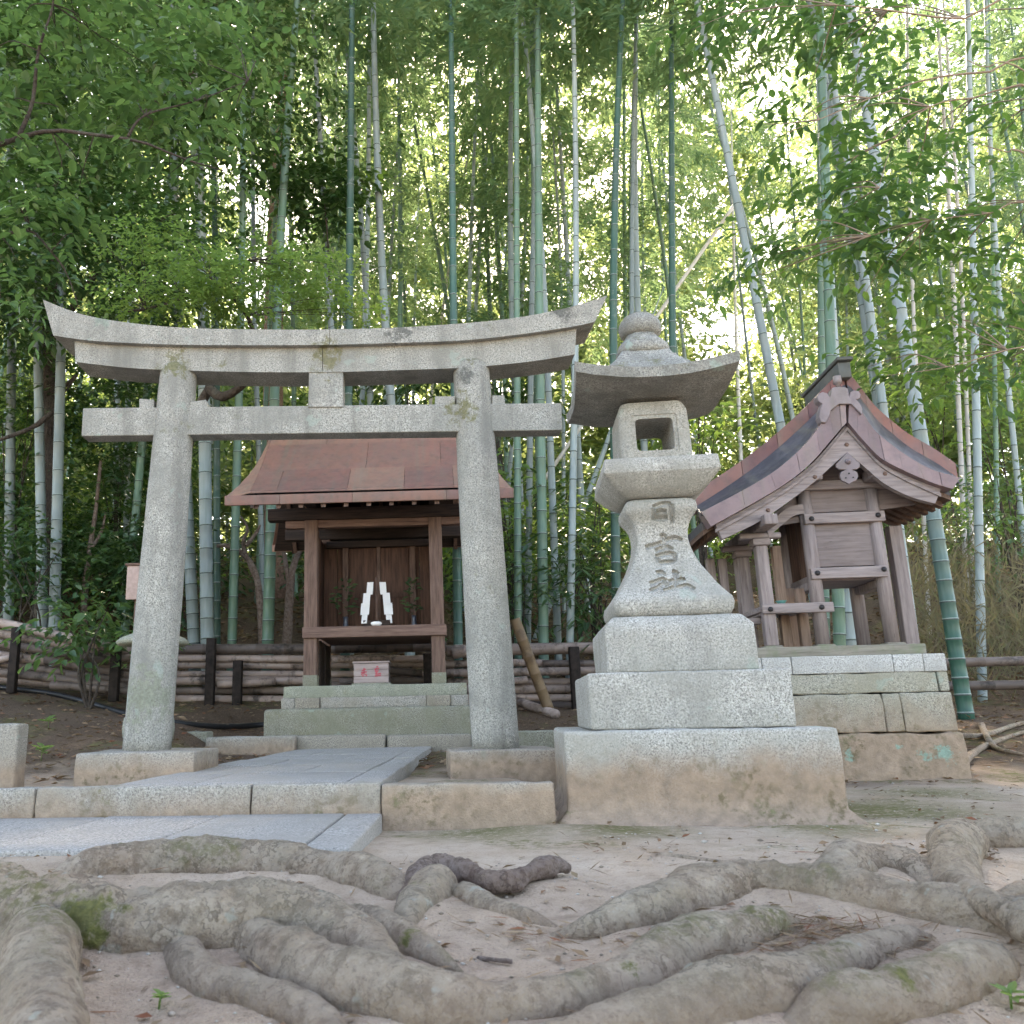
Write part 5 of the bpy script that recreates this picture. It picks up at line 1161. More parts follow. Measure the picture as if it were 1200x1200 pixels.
def bamboo(pA, pB, rad, mat, node, label, group, H=13.5, crown=True, bend=0.0, seed=0, step=0.27, hi=0.0):
    """culm through two points, taken down to the land and up to the crown"""
    r = random.Random(seed)
    pA, pB = Vector(pA), Vector(pB)
    if pA.z < pB.z: pA, pB = pB, pA
    d = (pA - pB); d /= d.z
    z0 = zg(pB.x, pB.y); base = pB + d * (z0 - pB.z); z0 = zg(base.x, base.y) - 0.08; base = pB + d * (z0 - pB.z)
    t = empty('bamboo', base, 0, label, 'bamboo', group)
    bx = r.uniform(-1, 1) * 0.012; by = r.uniform(-1, 1) * 0.012
    def at(z): return Vector((d.x * z + bx * max(0, z - 4) ** 1.7, d.y * z + by * max(0, z - 4) ** 1.7, z))
    Pn, Rn, MI = [], [], []
    z = 0.0
    def rr(z): return rad * max(0.10, 1 - (z / H) ** 1.5 * 0.9)
    Pn.append(at(0)); Rn.append(rr(0) * 1.05)
    z = r.uniform(0.05, 0.15)
    while z < H - 0.3:
        st = step * (0.7 + 0.5 * min(1, z / 3.0)) * r.uniform(0.9, 1.1)
        for dz, k in ((-0.014, 0.985), (-0.006, 1.05), (0.005, 1.06), (0.013, 0.985)): Pn.append(at(z + dz)); Rn.append(rr(z) * k)
        z += st
    Pn.append(at(H)); Rn.append(0.004)
    n = 10; V, F = tube_vf(Pn, Rn, n)
    mi = []
    for i in range(len(Pn) - 1): mi += [1 if (i % 4 == 2) and i > 0 else (2 if (i % 4) == 3 and i > 0 else 0)] * n
    mi += [0, 0]
    obj('culm', V, F, None, t, smooth=True, mats=[mat, M['node_dark'], node], midx=mi)
    if crown:
        c = bpy.data.objects.new('foliage', CROWNS[r.randrange(5)]); COL.objects.link(c); c.parent = t
        sc = H / 13.5; c.scale = (1, 1, sc)
        if hi: c.scale = (1.15, 1.15, 1.0); 
        c.rotation_euler = (0, 0, r.uniform(0, 6.28)); 
        top = at(H * 0.65); c.location = (top.x, top.y, hi)
    return t
GB = 'bamboo culms of the grove'
BL = [  # u1,v1,u2,v2, width px, Y, shade, label
    (14, 400, 10, 700, 12, 10.9, 'p', 'p'), (44, 390, 50, 716, 12, 10.3, 'p', 'a'), (72, 390, 64, 723, 13, 10.0, 'p', 'a'),
    (151, 435, 148, 640, 8, 12.5, 'p', 'b'), (139, 435, 136, 640, 6, 13.5, 'p', 'b'), (163, 560, 148, 720, 10, 11.0, 'g', 'b'),
    (218, 560, 227, 750, 14, 9.9, 'P', 'A pale bamboo culm with close white rings beside the leaning torii pillar'),
    (239, 440, 243, 750, 16, 9.8, 'p', 'c'), (254, 560, 254, 750, 9, 10.6, 'd', 'c'), (279, 500, 272, 750, 11, 10.0, 'g', 'c'), (318, 600, 314, 750, 14, 9.9, 'g', 'c'), (305, 590, 310, 750, 7, 11, 'p', 'c'),
    (366, 0, 388, 380, 9, 10.8, 'p', 'd'), (418, 0, 431, 380, 9, 11.4, 'p', 'd'), (444, 0, 428, 380, 8, 12, 'p', 'd'), (432, 120, 456, 440, 12, 10.6, 'p', 'd'), (463, 40, 456, 300, 6, 14, 'p', 'd'), (476, 60, 470, 350, 8, 14, 'g', 'd'),
    (553, 60, 549, 370, 7, 13.5, 'p', 'd'), (583, 10, 600, 380, 9, 12.2, 'p', 'd'), (621, 0, 629, 370, 12, 11.6, 'g', 'd'), (627, 180, 611, 380, 6, 14.5, 'p', 'd'), (652, 90, 668, 360, 8, 13, 'p', 'd'), (586, 180, 590, 380, 6, 15, 'g', 'd'),
    (714, 0, 722, 690, 11, 9.7, 'd', 'A deep green bamboo culm rising between torii end and lantern roof'), (728, 0, 747, 370, 9, 11.2, 'p', 'e'), (785, 0, 788, 390, 10, 10.2, 'd', 'e'), (764, 130, 790, 390, 6, 13.5, 'g', 'e'), (726, 120, 737, 380, 5, 15, 'g', 'e'),
    (818, 0, 914, 495, 12, 9.2, 'p', 'A leaning pale bamboo culm rising from behind the side shrine roof eave'), (957, 0, 963, 430, 10, 9.8, 'g', 'f'), (972, 90, 1030, 480, 13, 8.7, 'p', 'f'),
    (1002, 40, 1131, 832, 17, 7.7, 'G', 'A thick leaning bamboo culm with deep green foot beside the podium'), (1135, 60, 1147, 620, 10, 9.2, 'p', 'f'),
    (606, 440, 607, 720, 9, 9.9, 'L', 'A bright green bamboo culm with white rings behind the leaning pole'), (622, 440, 619, 700, 8, 11, 'p', 'g'), (633, 440, 637, 755, 12, 9.9, 'g', 'g'), (642, 440, 652, 710, 9, 10.5, 'p', 'g'), (675, 370, 668, 755, 9, 9.8, 'p', 'g'), (660, 440, 661, 720, 5, 13, 'p', 'g'),
    (718, 500, 664, 650, 9, 11.5, 'p', 'A slanting pale bamboo culm crossing behind the lantern'), (405, 740, 404, 830, 12, 9.7, 'd', 'A dark green bamboo culm seen through the space beneath the shrine shelf'), (535, 620, 537, 760, 11, 9.7, 'd', 'g'), (743, 560, 745, 690, 7, 10.5, 'p', 'g'),
    (982, 690, 984, 755, 14, 8.0, 'g', 'h'), (994, 690, 998, 755, 14, 8.4, 'p', 'h'), (1056, 640, 1072, 760, 12, 8.6, 'p', 'h'), (1079, 540, 1087, 700, 5, 11, 'w', 'h2'), (1126, 540, 1131, 660, 6, 11.5, 'w', 'h2'), (1136, 560, 1142, 720, 5, 12, 'w', 'h2'), (858, 280, 868, 530, 5, 15, 'w', 'h2'), (1165, 400, 1168, 600, 6, 12, 'g', 'f'), (1184, 480, 1192, 560, 7, 11, 'p', 'f'), (540, 160, 515, 380, 5, 16, 'w', 'd2'), (400, 150, 390, 330, 5, 15, 'w', 'd2'), (330, 60, 318, 330, 7, 14, 'g', 'd'),
]
LB = {'p': 'at the edge of the dark evergreen tree', 'a': 'behind the free end of the torii tie beam', 'b': 'in shade behind the upper torii pillar',
      'c': 'behind the dark stacked fence', 'd': 'rising behind the torii lintel', 'e': 'rising behind the lantern finial', 'f': 'behind the side shrine roof', 'g': 'behind the pale stacked fence near the lantern', 'h': 'seen beside the side shrine posts', 'h2': 'far behind the side shrine', 'd2': 'far behind the torii lintel'}
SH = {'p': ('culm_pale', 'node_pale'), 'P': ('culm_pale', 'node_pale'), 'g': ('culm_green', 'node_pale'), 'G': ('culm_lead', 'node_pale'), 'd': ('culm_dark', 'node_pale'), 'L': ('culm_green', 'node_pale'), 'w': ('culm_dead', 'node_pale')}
for i, (u1, v1, u2, v2, w, Y, sh, lb) in enumerate(BL):
    mat, nd = SH[sh]
    if lb.startswith('A '): lab, grp = lb[2:], None
    else:
        sz = 'stout' if w * Y > 112 else ('slender' if w * Y < 88 else 'medium')
        ln = 'leaning' if abs(u1 - u2) / abs(v1 - v2) > 0.045 else 'upright'
        lab = '%s %s %s bamboo culm %s' % (ln, sz, {'p': 'grey', 'g': 'green', 'd': 'deep green', 'w': 'bleached'}[sh], LB[lb]); grp = 'bamboo culms of the grove'
    bamboo(P(u1, v1, Y), P(u2, v2, Y), 0.5 * w * Y / 1000 * 1.02, M[mat], M[nd], lab, grp, H=5.2 if 'slanting' in lb else (16.0 if Y < 12.4 else 13.0) + (i * 37 % 10) * 0.25, hi=(4.2 if Y < 12.4 else 0.0), crown=(sh != 'w' and 'slanting' not in lb), seed=i + 100, step=0.20 if sh in 'PLG' else 0.30)
rb = random.Random(77)
for i in range(60):
    Y = rb.uniform(14.5, 25); u = rb.uniform(-150, 1350); x = P(u, 700, Y).x; z = zg(x, Y)
    lean = rb.gauss(0, 0.05)
    bamboo((x + lean * 6, Y, z + 6), (x, Y, z), rb.uniform(0.035, 0.055), M['culm_pale' if rb.random() < 0.5 else 'culm_green'], M['node_pale'], 'distant bamboo culm deep in the grove', 'distant bamboo culms', H=rb.uniform(16, 21), seed=500 + i)
o = None
def dead_pole():
    a, b_ = P(862, 238, 12.5), P(788, 345, 12.5); d = (a - b_); b0 = b_ - d * 2.0
    t = empty('broken_bamboo', b0, 0, 'bleached broken bamboo slanting across the sunlit leaves beyond the lantern', 'bamboo')
    pole_mesh('culm', (Vector((0, 0, 0)), a - b0), 0.03, M['culm_dead'], t, seed=3)
dead_pole()

# ------------------------------------------------------------------ broadleaf trees, shrubs and distant wood
def blob_leaves(blobs, seed, size, wr, droop=0.35, flat=1.0):
    """blobs: (centre, rx, ry, rz, n) -> leaf arrays"""
    r = np.random.RandomState(seed); C_, D_, N_, Ls, Ws = [], [], [], [], []
    for (c, rx, ry, rz, n) in blobs:
        # twigs of several leaves
        m = max(1, int(n // 6)); c = np.array(c)
        p = r.normal(0, 0.5, (m, 3)); q = c + p * np.array([rx, ry, rz])
        out = p * np.array([rx, ry, rz]); out[:, 2] *= 0.5
        for k in range(m):
            a = r.uniform(0, 6.283); tdir = np.array([math.cos(a), math.sin(a), r.uniform(-0.5, 0.35)]); tdir += out[k] / (np.linalg.norm(out[k]) + 1e-6) * 0.7
            tdir /= np.linalg.norm(tdir); s = r.uniform(*size)
            for j in range(6):
                side = np.cross(tdir, (0, 0, 1)) * (1 if j % 2 else -1)
                C_.append(q[k] + tdir * s * 0.55 * j); D_.append(tdir * 0.6 + side * 0.8 + np.array([0, 0, -droop + r.normal(0, 0.3)])); N_.append((r.normal(0, 0.35), r.normal(0, 0.35) - 0.15, 1.0)); sl = s * r.uniform(0.75, 1.2); Ls.append(sl); Ws.append(sl * wr)
    return C_, D_, N_, Ls, Ws
def tree(name, label, cat, base, trunk_pts, trunk_r, blobs, mat, size, wr, seed, limbs=(), bark='bark', ovate=False, group=None, droop=0.35, part='crown'):
    t = empty(name, base, 0, label, cat, group); b0 = Vector(base)
    if trunk_pts:
        C_ = catmull([tuple(Vector(p) - b0) for p in trunk_pts], 20); tube('trunk', C_, [trunk_r * (1 - 0.55 * i / 19) for i in range(20)], M[bark], t, n=12, nz=0.18, nscale=5)
    for (pts, r0) in limbs:
        C_ = catmull([tuple(Vector(p) - b0) for p in pts], 16); tube('branch', C_, [r0 * (1 - 0.8 * i / 15) for i in range(16)], M[bark], t, n=7, nz=0.2, nscale=9)
    bl = [((c[0] - b0.x, c[1] - b0.y, c[2] - b0.z), rx, ry, rz, n) for (c, rx, ry, rz, n) in blobs]
    if limbs and name in ('broadleaf_tree', 'cherry_tree', 'maple_tree'):
        LP = [Vector(p) - b0 for (pts, r0) in limbs for p in pts[1:]]; rr = random.Random(seed)
        for (c, rx, ry, rz, n) in bl:
            for q in range(4):
                e = Vector(c) + Vector((rr.uniform(-1, 1) * rx, rr.uniform(-0.6, 0.6) * ry, rr.uniform(-0.8, 0.8) * rz)); a = min(LP, key=lambda p: (p - e).length); m = a.lerp(e, 0.5) + Vector((rr.uniform(-.05, .05), rr.uniform(-.05, .05), rr.uniform(0, .08)))
                C_ = catmull([tuple(a), tuple(m), tuple(e)], 10); tube('branch', C_, [0.0055 * (1 - 0.7 * i / 9) for i in range(10)], M[bark], t, n=5)
    leaf_obj(part, *blob_leaves(bl, seed, size, wr, droop), mat, t, ovate=ovate)
    return t
def B(u, v, Y, ru, rv, n, ry=None):
    p = P(u, v, Y); k = Y / 1000.0
    return (tuple(p), ru * k, ry if ry else (ru + rv) / 2 * k, rv * k, n)
# near left tree: trunk just outside, boughs reaching in
b0 = Vector((-4.0, 4.6, zg(-4.0, 4.6))); hub = Vector((-3.7, 4.7, 2.9))
limbs = [([hub, P(-60, 200, 4.7), P(10, 166, 4.7), P(60, 153, 4.7), P(110, 158, 4.7), P(165, 166, 4.7), P(215, 186, 4.8), P(262, 200, 4.8)], 0.02),
         ([P(20, 163, 4.7), P(38, 120, 4.7), P(45, 60, 4.6), P(62, 5, 4.6), P(66, -60, 4.6)], 0.016),
         ([P(150, 160, 4.7), P(170, 135, 4.7), P(230, 118, 4.8), P(290, 95, 4.9)], 0.010),
         ([hub, P(-60, 282, 5.2), P(0, 276, 5.2), P(35, 270, 5.2), P(60, 295, 5.2), P(78, 320, 5.2), P(92, 360, 5.2)], 0.015)]
bl = [B(*a) for a in ((30, 60, 4.8, 90, 60, 260), (110, 30, 5.0, 90, 60, 260), (190, 80, 5.2, 90, 60, 260), (210, 145, 5.0, 80, 45, 240), (120, 125, 5.0, 90, 40, 220), (60, 230, 5.0, 60, 50, 140), (270, 75, 5.2, 70, 60, 200), (10, 150, 4.8, 40, 60, 110), (20, 330, 5.4, 50, 50, 140), (60, 20, 5.2, 120, 50, 260), (230, 20, 5.6, 90, 50, 240), (40, 245, 4.9, 40, 20, 80), (230, 205, 5.0, 40, 25, 70))]
tree('broadleaf_tree', 'broadleaf tree whose leafy boughs overhang the free end of the torii', 'tree', b0, [b0 - Vector((0, 0, 0.1)), b0 + Vector((0.05, 0, 1.4)), hub, hub + Vector((-0.1, 0.1, 2.4))], 0.16, bl, M['lf_near'], (0.075, 0.115), 0.55, 21, limbs, ovate=True)
# dark evergreen behind
b0 = P(58, 720, 10.6); b0.z = zg(b0.x, b0.y)
rt = random.Random(3)
bl = []
for k in range(64):
    u, v = rt.uniform(-120, 330), rt.uniform(-80, 390)
    if u > 230 and v > 190: continue
    bl.append(B(u, v, rt.uniform(8.2, 11), rt.uniform(70, 110), rt.uniform(45, 70), 620))
for k in range(34): bl.append(B(rt.uniform(-100, 215), rt.uniform(400, 690), rt.uniform(10.4, 12.2), rt.uniform(60, 90), rt.uniform(45, 60), 330))
tr = [b0 - Vector((0, 0, 0.1)), P(59, 560, 10.6), P(58, 400, 10.6), P(70, 200, 10.5), P(60, -50, 10.5)]
limbs = [([P(66, 520, 10.6), P(70, 480, 10.2), P(40, 500, 10.0), P(0, 515, 9.8), P(-40, 525, 9.8)], 0.05), ([P(58, 470, 10.6), P(90, 440, 10.2), P(60, 480, 10.0)], 0.03), ([P(60, 400, 10.6), P(130, 300, 10.0), P(220, 240, 9.6)], 0.06), ([P(62, 300, 10.5), P(150, 150, 10), P(260, 60, 9.6)], 0.06)]
tree('evergreen_tree', 'dense dark evergreen tree filling the grove edge behind the torii', 'tree', b0, tr, 0.16, bl, M['lf_dark'], (0.09, 0.135), 0.52, 22, limbs)
# maple
b0 = P(200, 720, 9.4); b0.z = zg(b0.x, b0.y)
bl = [B(*a) for a in ((190, 300, 7.6, 70, 22, 700), (250, 320, 7.4, 70, 20, 700), (220, 345, 7.4, 80, 22, 800), (300, 300, 7.8, 60, 20, 500), (180, 270, 7.8, 50, 18, 350), (340, 330, 8.0, 55, 20, 500), (380, 345, 8.2, 50, 20, 450), (360, 300, 8.2, 45, 18, 350), (280, 355, 7.6, 60, 18, 500), (150, 345, 7.6, 50, 20, 400), (420, 370, 8.4, 40, 15, 300))]
limbs = [([P(245, 455, 9.0), P(262, 465, 8.8), P(290, 445, 8.5), P(300, 420, 8.3), P(290, 370, 8.0), P(250, 330, 7.6)], 0.06), ([P(150, 365, 7.6), P(170, 362, 7.6), P(215, 350, 7.6), P(270, 330, 7.6), P(290, 305, 7.6)], 0.016)]
tree('maple_tree', 'pale green fine leaved maple spreading flat boughs above the torii', 'tree', b0, [b0 - Vector((0, 0, 0.1)), P(205, 600, 9.3), P(225, 500, 9.1), P(245, 455, 9.0)], 0.10, bl, M['lf_maple'], (0.045, 0.07), 0.65, 23, limbs, droop=0.15)
# right-hand tree
b0 = Vector((5.2, 4.6, zg(5.2, 4.6))); hub = Vector((5.0, 4.6, 3.0))
Q = lambda u, v, y: P(u, v, y)
limbs = [([hub, Q(1230, 8, 4.2), Q(1130, 22, 4.2), Q(1040, 12, 4.2), Q(980, 6, 4.2), Q(910, 8, 4.2)], 0.0084), ([hub, Q(1240, 78, 4.3), Q(1160, 84, 4.3), Q(1090, 92, 4.3), Q(1020, 115, 4.3), Q(960, 140, 4.3), Q(900, 165, 4.3)], 0.0084), ([hub, Q(1240, 112, 4.4), Q(1140, 115, 4.4), Q(1090, 125, 4.4), Q(1050, 160, 4.4), Q(1030, 220, 4.4)], 0.0072), ([hub, Q(1215, 92, 4.1), Q(1150, 78, 4.1), Q(1100, 50, 4.1)], 0.0060), ([hub, Q(1215, 185, 4.3), Q(1180, 178, 4.3), Q(1138, 166, 4.3)], 0.0078), ([hub, Q(1220, 238, 4.5), Q(1160, 250, 4.5), Q(1090, 258, 4.5), Q(1020, 276, 4.5)], 0.0060), ([hub, Q(1230, 395, 4.8), Q(1180, 410, 4.8), Q(1110, 430, 4.8), Q(1040, 440, 4.8)], 0.0072)]
bl = [B(*a) for a in ((860, 10, 5.2, 70, 35, 180), (940, 35, 5.0, 80, 40, 260), (1020, 30, 5.0, 80, 40, 220), (1000, 120, 4.8, 60, 40, 160), (920, 150, 4.8, 40, 30, 70), (1060, 180, 4.8, 70, 50, 200), (1000, 215, 4.8, 60, 45, 180), (1040, 260, 4.8, 80, 40, 240), (960, 285, 5.0, 80, 35, 190), (900, 310, 5.2, 50, 25, 80), (1080, 320, 5.0, 90, 40, 220), (1150, 250, 5.0, 60, 60, 160), (1180, 340, 5.2, 60, 50, 160), (1120, 400, 5.2, 80, 40, 200), (1050, 430, 5.4, 60, 30, 130), (1170, 440, 5.4, 60, 40, 140), (1120, 140, 5.2, 60, 40, 110), (1190, 130, 5.2, 40, 60, 90))]
tree('cherry_tree', 'broadleaf tree with thin tan twigs hanging over the side shrine', 'tree', b0, [b0 - Vector((0, 0, 0.1)), b0 + Vector((-0.1, 0, 1.5)), hub, hub + Vector((0.2, 0.2, 2.5))], 0.17, bl, M['lf_right'], (0.07, 0.115), 0.5, 24, limbs, bark='twig', ovate=True, droop=0.45)
# reddish pine trunk far behind
b0 = P(322, 700, 15); b0.z = zg(b0.x, 15)
bl = [B(*a) for a in ((300, -30, 15, 90, 50, 500), (360, 20, 15, 70, 40, 300), (270, 60, 15, 60, 40, 300))]
tree('pine_tree', 'tall pine with reddish trunk standing behind the maple', 'tree', b0, [b0 - Vector((0, 0, 0.1)), P(320, 480, 15), P(322, 300, 15), P(330, 130, 15), P(340, -60, 15)], 0.22, bl, M['lf_dark'], (0.12, 0.2), 0.25, 25, bark='bark_red')
# leafy vine clump on a bamboo
tree('vine_clump', 'dark leafy vine clump clinging to a bamboo above the torii lintel', 'vine', P(385, 330, 10.4), None, 0, [B(*a) for a in ((350, 210, 10.4, 45, 22, 260), (395, 205, 10.4, 45, 26, 260), (370, 235, 10.4, 50, 20, 260), (385, 265, 10.4, 18, 40, 120))], M['lf_dark'], (0.12, 0.17), 0.6, 26, [([P(386, 330, 10.45), P(384, 280, 10.45), P(378, 215, 10.45)], 0.02)], ovate=True, part='foliage')
# shrubs
def shrub(label, u, v, Y, ru, rv, n, mat, size, wr, seed, group=None, stems=5):
    c = P(u, v, Y); b0 = Vector((c.x, Y, zg(c.x, Y))); r = random.Random(seed); k = Y / 1000
    limbs = [([b0 - Vector((0, 0, 0.05)), b0.lerp(c, 0.5) + Vector((r.uniform(-.1, .1), r.uniform(-.1, .1), 0)), c + Vector((r.uniform(-1, 1) * ru * k * 0.7, r.uniform(-.3, .3), r.uniform(-0.2, 0.8) * rv * k))], 0.018) for _ in range(stems)]
    t = tree('shrub', label, 'shrub', b0, None, 0, [(tuple(c + Vector((r.uniform(-.6, .6) * ru * k, r.uniform(-.4, .4), r.uniform(-.6, .6) * rv * k))), ru * k * 0.75, ru * k * 0.6, rv * k * 0.75, n // 4) for _ in range(4)], mat, size, wr, seed, limbs, group=group, part='foliage', ovate=True)
    return t
shrub('leafy green shrub drooping over the sloping bamboo fence', 110, 745, 8.3, 62, 48, 520, M['lf_near'], (0.09, 0.14), 0.55, 31)
shrub('dark low shrub behind the sloping bamboo fence', 40, 665, 9.6, 75, 50, 700, M['lf_shrub'], (0.09, 0.13), 0.5, 32)
shrub('dark shrub in the shade behind the notice board', 175, 650, 10.2, 60, 60, 700, M['lf_shrub'], (0.09, 0.13), 0.5, 33)
shrub('glossy dark laurel shrub behind the pale fence beside the lantern', 695, 680, 10.0, 48, 60, 620, M['lf_shrub'], (0.13, 0.19), 0.28, 34)
shrub('laurel shrub with upright narrow leaves behind the lantern platform', 690, 590, 10.8, 50, 50, 420, M['lf_shrub'], (0.13, 0.19), 0.28, 35)
shrub('low dark laurel shrub beside the leaning bamboo pole', 600, 690, 10.3, 45, 45, 420, M['lf_shrub'], (0.12, 0.17), 0.28, 36)
shrub('evergreen shrub showing above the torii tie beam', 490, 440, 11.5, 80, 45, 800, M['lf_shrub'], (0.11, 0.16), 0.45, 37)
shrub('green shrub behind the two rail fence and dry brush', 1180, 600, 10.5, 70, 70, 700, M['lf_near'], (0.09, 0.13), 0.5, 38)
for i in range(52):
    Y = rt.uniform(11.0, 18); u = rt.uniform(-100, 1300); v = rt.uniform(430, 700)
    shrub('evergreen undergrowth shrub scattered between distant bamboo', u, v, Y, rt.uniform(60, 95), rt.uniform(45, 75), 700, M['lf_shrub'] if rt.random() < 0.55 else M['lf_maple'], (0.11, 0.17), 0.45, 60 + i, 'undergrowth shrubs of the grove')
# bare small trees behind the shrine
def bare(label, pts, r0, seed, extra=()):
    b0 = Vector(pts[0]); b0.z = zg(b0.x, b0.y); t = empty('bare_sapling', b0, 0, label, 'sapling')
    C_ = catmull([tuple(b0 - b0)] + [tuple(Vector(p) - b0) for p in pts[1:]], 24); tube('trunk', C_, [r0 * (1 - 0.6 * i / 23) for i in range(24)], M['root_dead'], t, n=8, nz=0.2, nscale=6)
    for e in extra:
        C_ = catmull([tuple(Vector(p) - b0) for p in e], 14); tube('branch', C_, [r0 * 0.6 * (1 - 0.6 * i / 13) for i in range(14)], M['root_dead'], t, n=7, nz=0.2, nscale=6)
bare('crooked bare sapling with forked branches beside the open shrine', [P(310, 745, 10.2), P(303, 690, 10.2), P(290, 655, 10.2), P(268, 640, 10.2), P(254, 640, 10.2)], 0.05, 1, [[P(300, 680, 10.2), P(285, 640, 10.2), P(290, 620, 10.2), P(282, 605, 10.2)], [P(288, 640, 10.2), P(300, 625, 10.2), P(305, 615, 10.2)]])
bare('bare brown sapling leaning towards the open shrine post', [P(335, 745, 10.4), P(340, 690, 10.4), P(345, 660, 10.4), P(358, 630, 10.4), P(365, 600, 10.4)], 0.06, 2, [[P(340, 690, 10.4), P(332, 640, 10.4), P(332, 610, 10.4)]])
bare('pale forked stem behind the free torii beam end', [P(98, 760, 10.8), P(100, 690, 10.8), P(106, 640, 10.8), P(112, 600, 10.8), P(118, 540, 10.8)], 0.05, 3, [[P(105, 645, 10.8), P(118, 625, 10.8), P(124, 600, 10.8)]])

# distant wood, read as one mass
def far_wood():
    r = np.random.RandomState(5); n = 620; C_, D_, N_, Ls, Ws = [], [], [], [], []
    n = 1700
    for k in range(n + 420):
        Y = r.uniform(21, 40) if k < n else r.uniform(17, 30); x = r.uniform(-0.85, 0.95) * Y * 1.15; z0 = zg(x, Y); z = z0 + (r.uniform(0.3, 1) ** 0.8 * r.uniform(1.0, 24) if k < n else r.uniform(0.2, 5.5))
        pv = CAMR.transposed() @ (Vector((x, Y, z)) - Vector((0, 0, HC))); uu, vv = PX + FPX * pv.x / -pv.z, PY - FPX * pv.y / -pv.z
        if any((uu - a) ** 2 + (vv - b_) ** 2 < c_ ** 2 for a, b_, c_ in ((860, 80, 60), (905, 280, 36), (845, 395, 40), (310, 240, 40), (300, 320, 40))): continue
        m = 150; p = r.normal(0, 1, (m, 3)); p /= np.linalg.norm(p, axis=1, keepdims=True); p *= r.uniform(0.4, 1, (m, 1)) * r.uniform(0.9, 1.7); p[:, 2] *= 0.7
        C_.append(np.array([x, Y, z]) + p); d = r.normal(0, 1, (m, 3)); d[:, 2] = -abs(d[:, 2]) * 0.6; D_.append(d); nn = r.normal(0, 0.6, (m, 3)); nn[:, 2] = 1; N_.append(nn); Ls.append(r.uniform(0.22, 0.46, m)); Ws.append(r.uniform(0.09, 0.18, m))
    o = leaf_obj('distant_wood', np.concatenate(C_), np.concatenate(D_), np.concatenate(N_), np.concatenate(Ls), np.concatenate(Ws), M['lf_far'])
    tag(o, 'sunlit yellow green foliage of the far wood behind the bamboo', 'wood', kind='stuff')
far_wood()
# dry brush on the bank
def brush():
    r = np.random.RandomState(9); C_, D_, N_, Ls, Ws = [], [], [], [], []
    for k in range(5200):
        Y = r.uniform(8.7, 11.5); u = r.uniform(1060, 1330); x = P(u, 750, Y).x; h = r.uniform(0.0, 1.0) ** 0.7 * r.uniform(0.5, 1.7); z = zg(x, Y) + h
        C_.append((x, Y, z)); D_.append((r.normal(0, .6), r.normal(0, .4), r.uniform(0.2, 1.2))); N_.append((r.normal(0, .5), -1, r.normal(0, .5))); Ls.append(r.uniform(0.12, 0.4)); Ws.append(r.uniform(0.008, 0.02))
    o = leaf_obj('dry_brush', C_, D_, N_, Ls, Ws, M['lf_brush']); tag(o, 'dry brown brush covering the bank behind the two rail fence', 'brush', kind='stuff')
brush()
# fallen leaves and twigs
def litter():
    r = np.random.RandomState(11); C_, D_, N_, Ls, Ws = [], [], [], [], []
    def add(x, y, l, w, lift):
        z = zgn(x, y) + lift + (soil(x, y) if y < 2.9 else 0); C_.append((x, y, z)); a = r.uniform(0, 6.283); D_.append((math.cos(a), math.sin(a), r.normal(0.05, 0.15))); N_.append((r.normal(0, .35), r.normal(0, .35), 1)); Ls.append(l); Ws.append(w)
    for k in range(5200):
        y = r.uniform(4.9, 9.6); x = r.uniform(-0.62, 0.82) * y * 1.05
        if x > 0.7 and y < 6.2 and r.rand() < 0.6: continue
        add(x, y, r.uniform(0.04, 0.10), r.uniform(0.012, 0.035), 0.012)
    for k in range(9000):
        y = r.uniform(9.5, 15); x = r.uniform(-0.62, 0.82) * y * 1.05; add(x, y, r.uniform(0.07, 0.16), r.uniform(0.03, 0.06), 0.02)
    for k in range(1500):
        y = r.uniform(1.1, 5.0); x = r.uniform(-0.5, 0.75) * y
        tw = r.rand() < 0.55
        if -1.9 < x < 0.5 and 2.7 < y < 5: continue
        add(x, y, r.uniform(0.02, 0.07) * (1.3 if tw else 0.7), 0.004 if tw else r.uniform(0.012, 0.02), 0.006)
    for (u, v) in ((650, 1100), (1000, 1100), (1040, 1130), (925, 1110), (960, 1100), (860, 1120), (1000, 1150), (900, 1090)):
        p = G(u, v)
        for k in range(70): add(p.x + r.normal(0, 0.08), p.y + r.normal(0, 0.04), r.uniform(0.03, 0.08), 0.004, 0.008)
    o = leaf_obj('fallen_leaves', C_, D_, N_, Ls, Ws, M['lf_dry']); tag(o, 'brown fallen leaves and twigs strewn over the earth', 'leaf litter', kind='stuff')
litter()
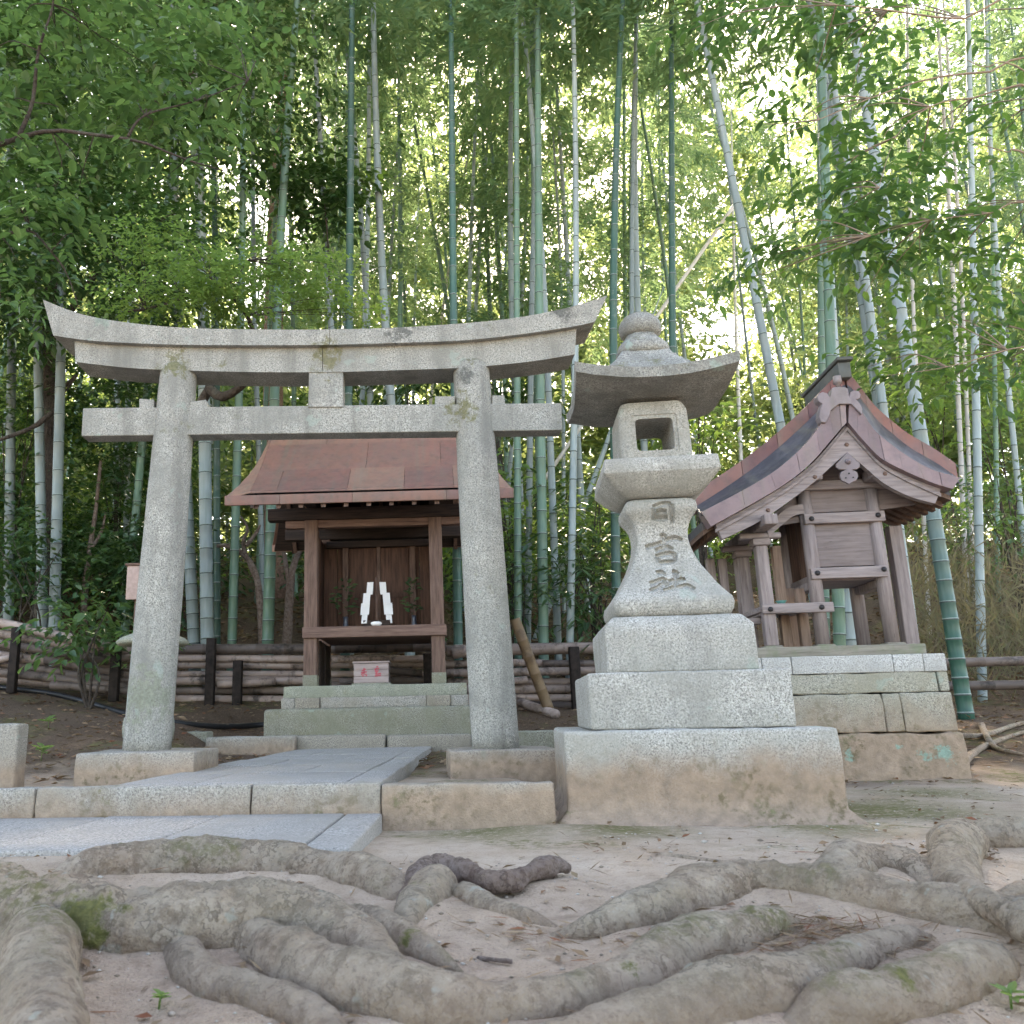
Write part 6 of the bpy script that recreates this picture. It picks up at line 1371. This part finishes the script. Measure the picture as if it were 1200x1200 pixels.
def pebbles():
    r = np.random.RandomState(21); V, F = [], []
    ico = [(0, 0, 1), (0.89, 0, 0.45), (0.28, 0.85, 0.45), (-0.72, 0.53, 0.45), (-0.72, -0.53, 0.45), (0.28, -0.85, 0.45), (0, 0, -0.6)]
    fc = [(0, 1, 2), (0, 2, 3), (0, 3, 4), (0, 4, 5), (0, 5, 1), (6, 2, 1), (6, 3, 2), (6, 4, 3), (6, 5, 4), (6, 1, 5)]
    for k in range(2600):
        y = 1.1 + 4.3 * r.rand() ** 1.3; x = r.uniform(-0.5, 0.78) * y
        if x < 0.6 and y > 2.7: continue
        s_ = r.uniform(0.0025, 0.007) * (2.2 if r.rand() < 0.06 else 1); a = r.uniform(0, 6.28); b0 = len(V); zz = zgn(x, y) + (soil(x, y) if y < 2.9 else 0)
        for (p, q, w) in ico: V.append((x + s_ * (p * math.cos(a) - 0.7 * q * math.sin(a)), y + s_ * (p * math.sin(a) + 0.7 * q * math.cos(a)), zz + s_ * 0.6 * w))
        F += [tuple(b0 + i for i in f) for f in fc]
    o = obj('pebbles', V, F, M['pebble'], smooth=True); tag(o, 'grit and small pebbles strewn over the sandy earth', 'pebbles', kind='stuff')
pebbles()
def seedling(u, v, label, s, seed):
    p = G(u, v); t = empty('seedling', p, 0, label, 'seedling'); r = random.Random(seed)
    tube('stem', [(0, 0, -0.02), (0.002, 0, 0.03 * s), (0.004, 0, 0.06 * s)], 0.002, M['lf_maple'], t, n=5)
    n = 7; an = [6.283 * i / n + r.uniform(-.3, .3) for i in range(n)]
    leaf_obj('leaves', [(0.004, 0, 0.05 * s * r.uniform(0.7, 1.1)) for _ in an], [(math.cos(a), math.sin(a), r.uniform(-0.1, 0.6)) for a in an], [(0, 0, 1)] * n, [0.06 * s * r.uniform(0.7, 1.1) for _ in an], [0.032 * s for _ in an], M['lf_maple'], t, ovate=True)
seedling(48, 892, 'bright green seedling by the cut stone block', 1.6, 1); seedling(56, 855, 'small green seedling in the leaf litter above the cut stone block', 1.6, 2); seedling(185, 1190, 'tiny green seedling under the thick mossy root', 0.4, 3); seedling(1185, 1185, 'green sprout at the tip of the gnarled root', 0.5, 4)
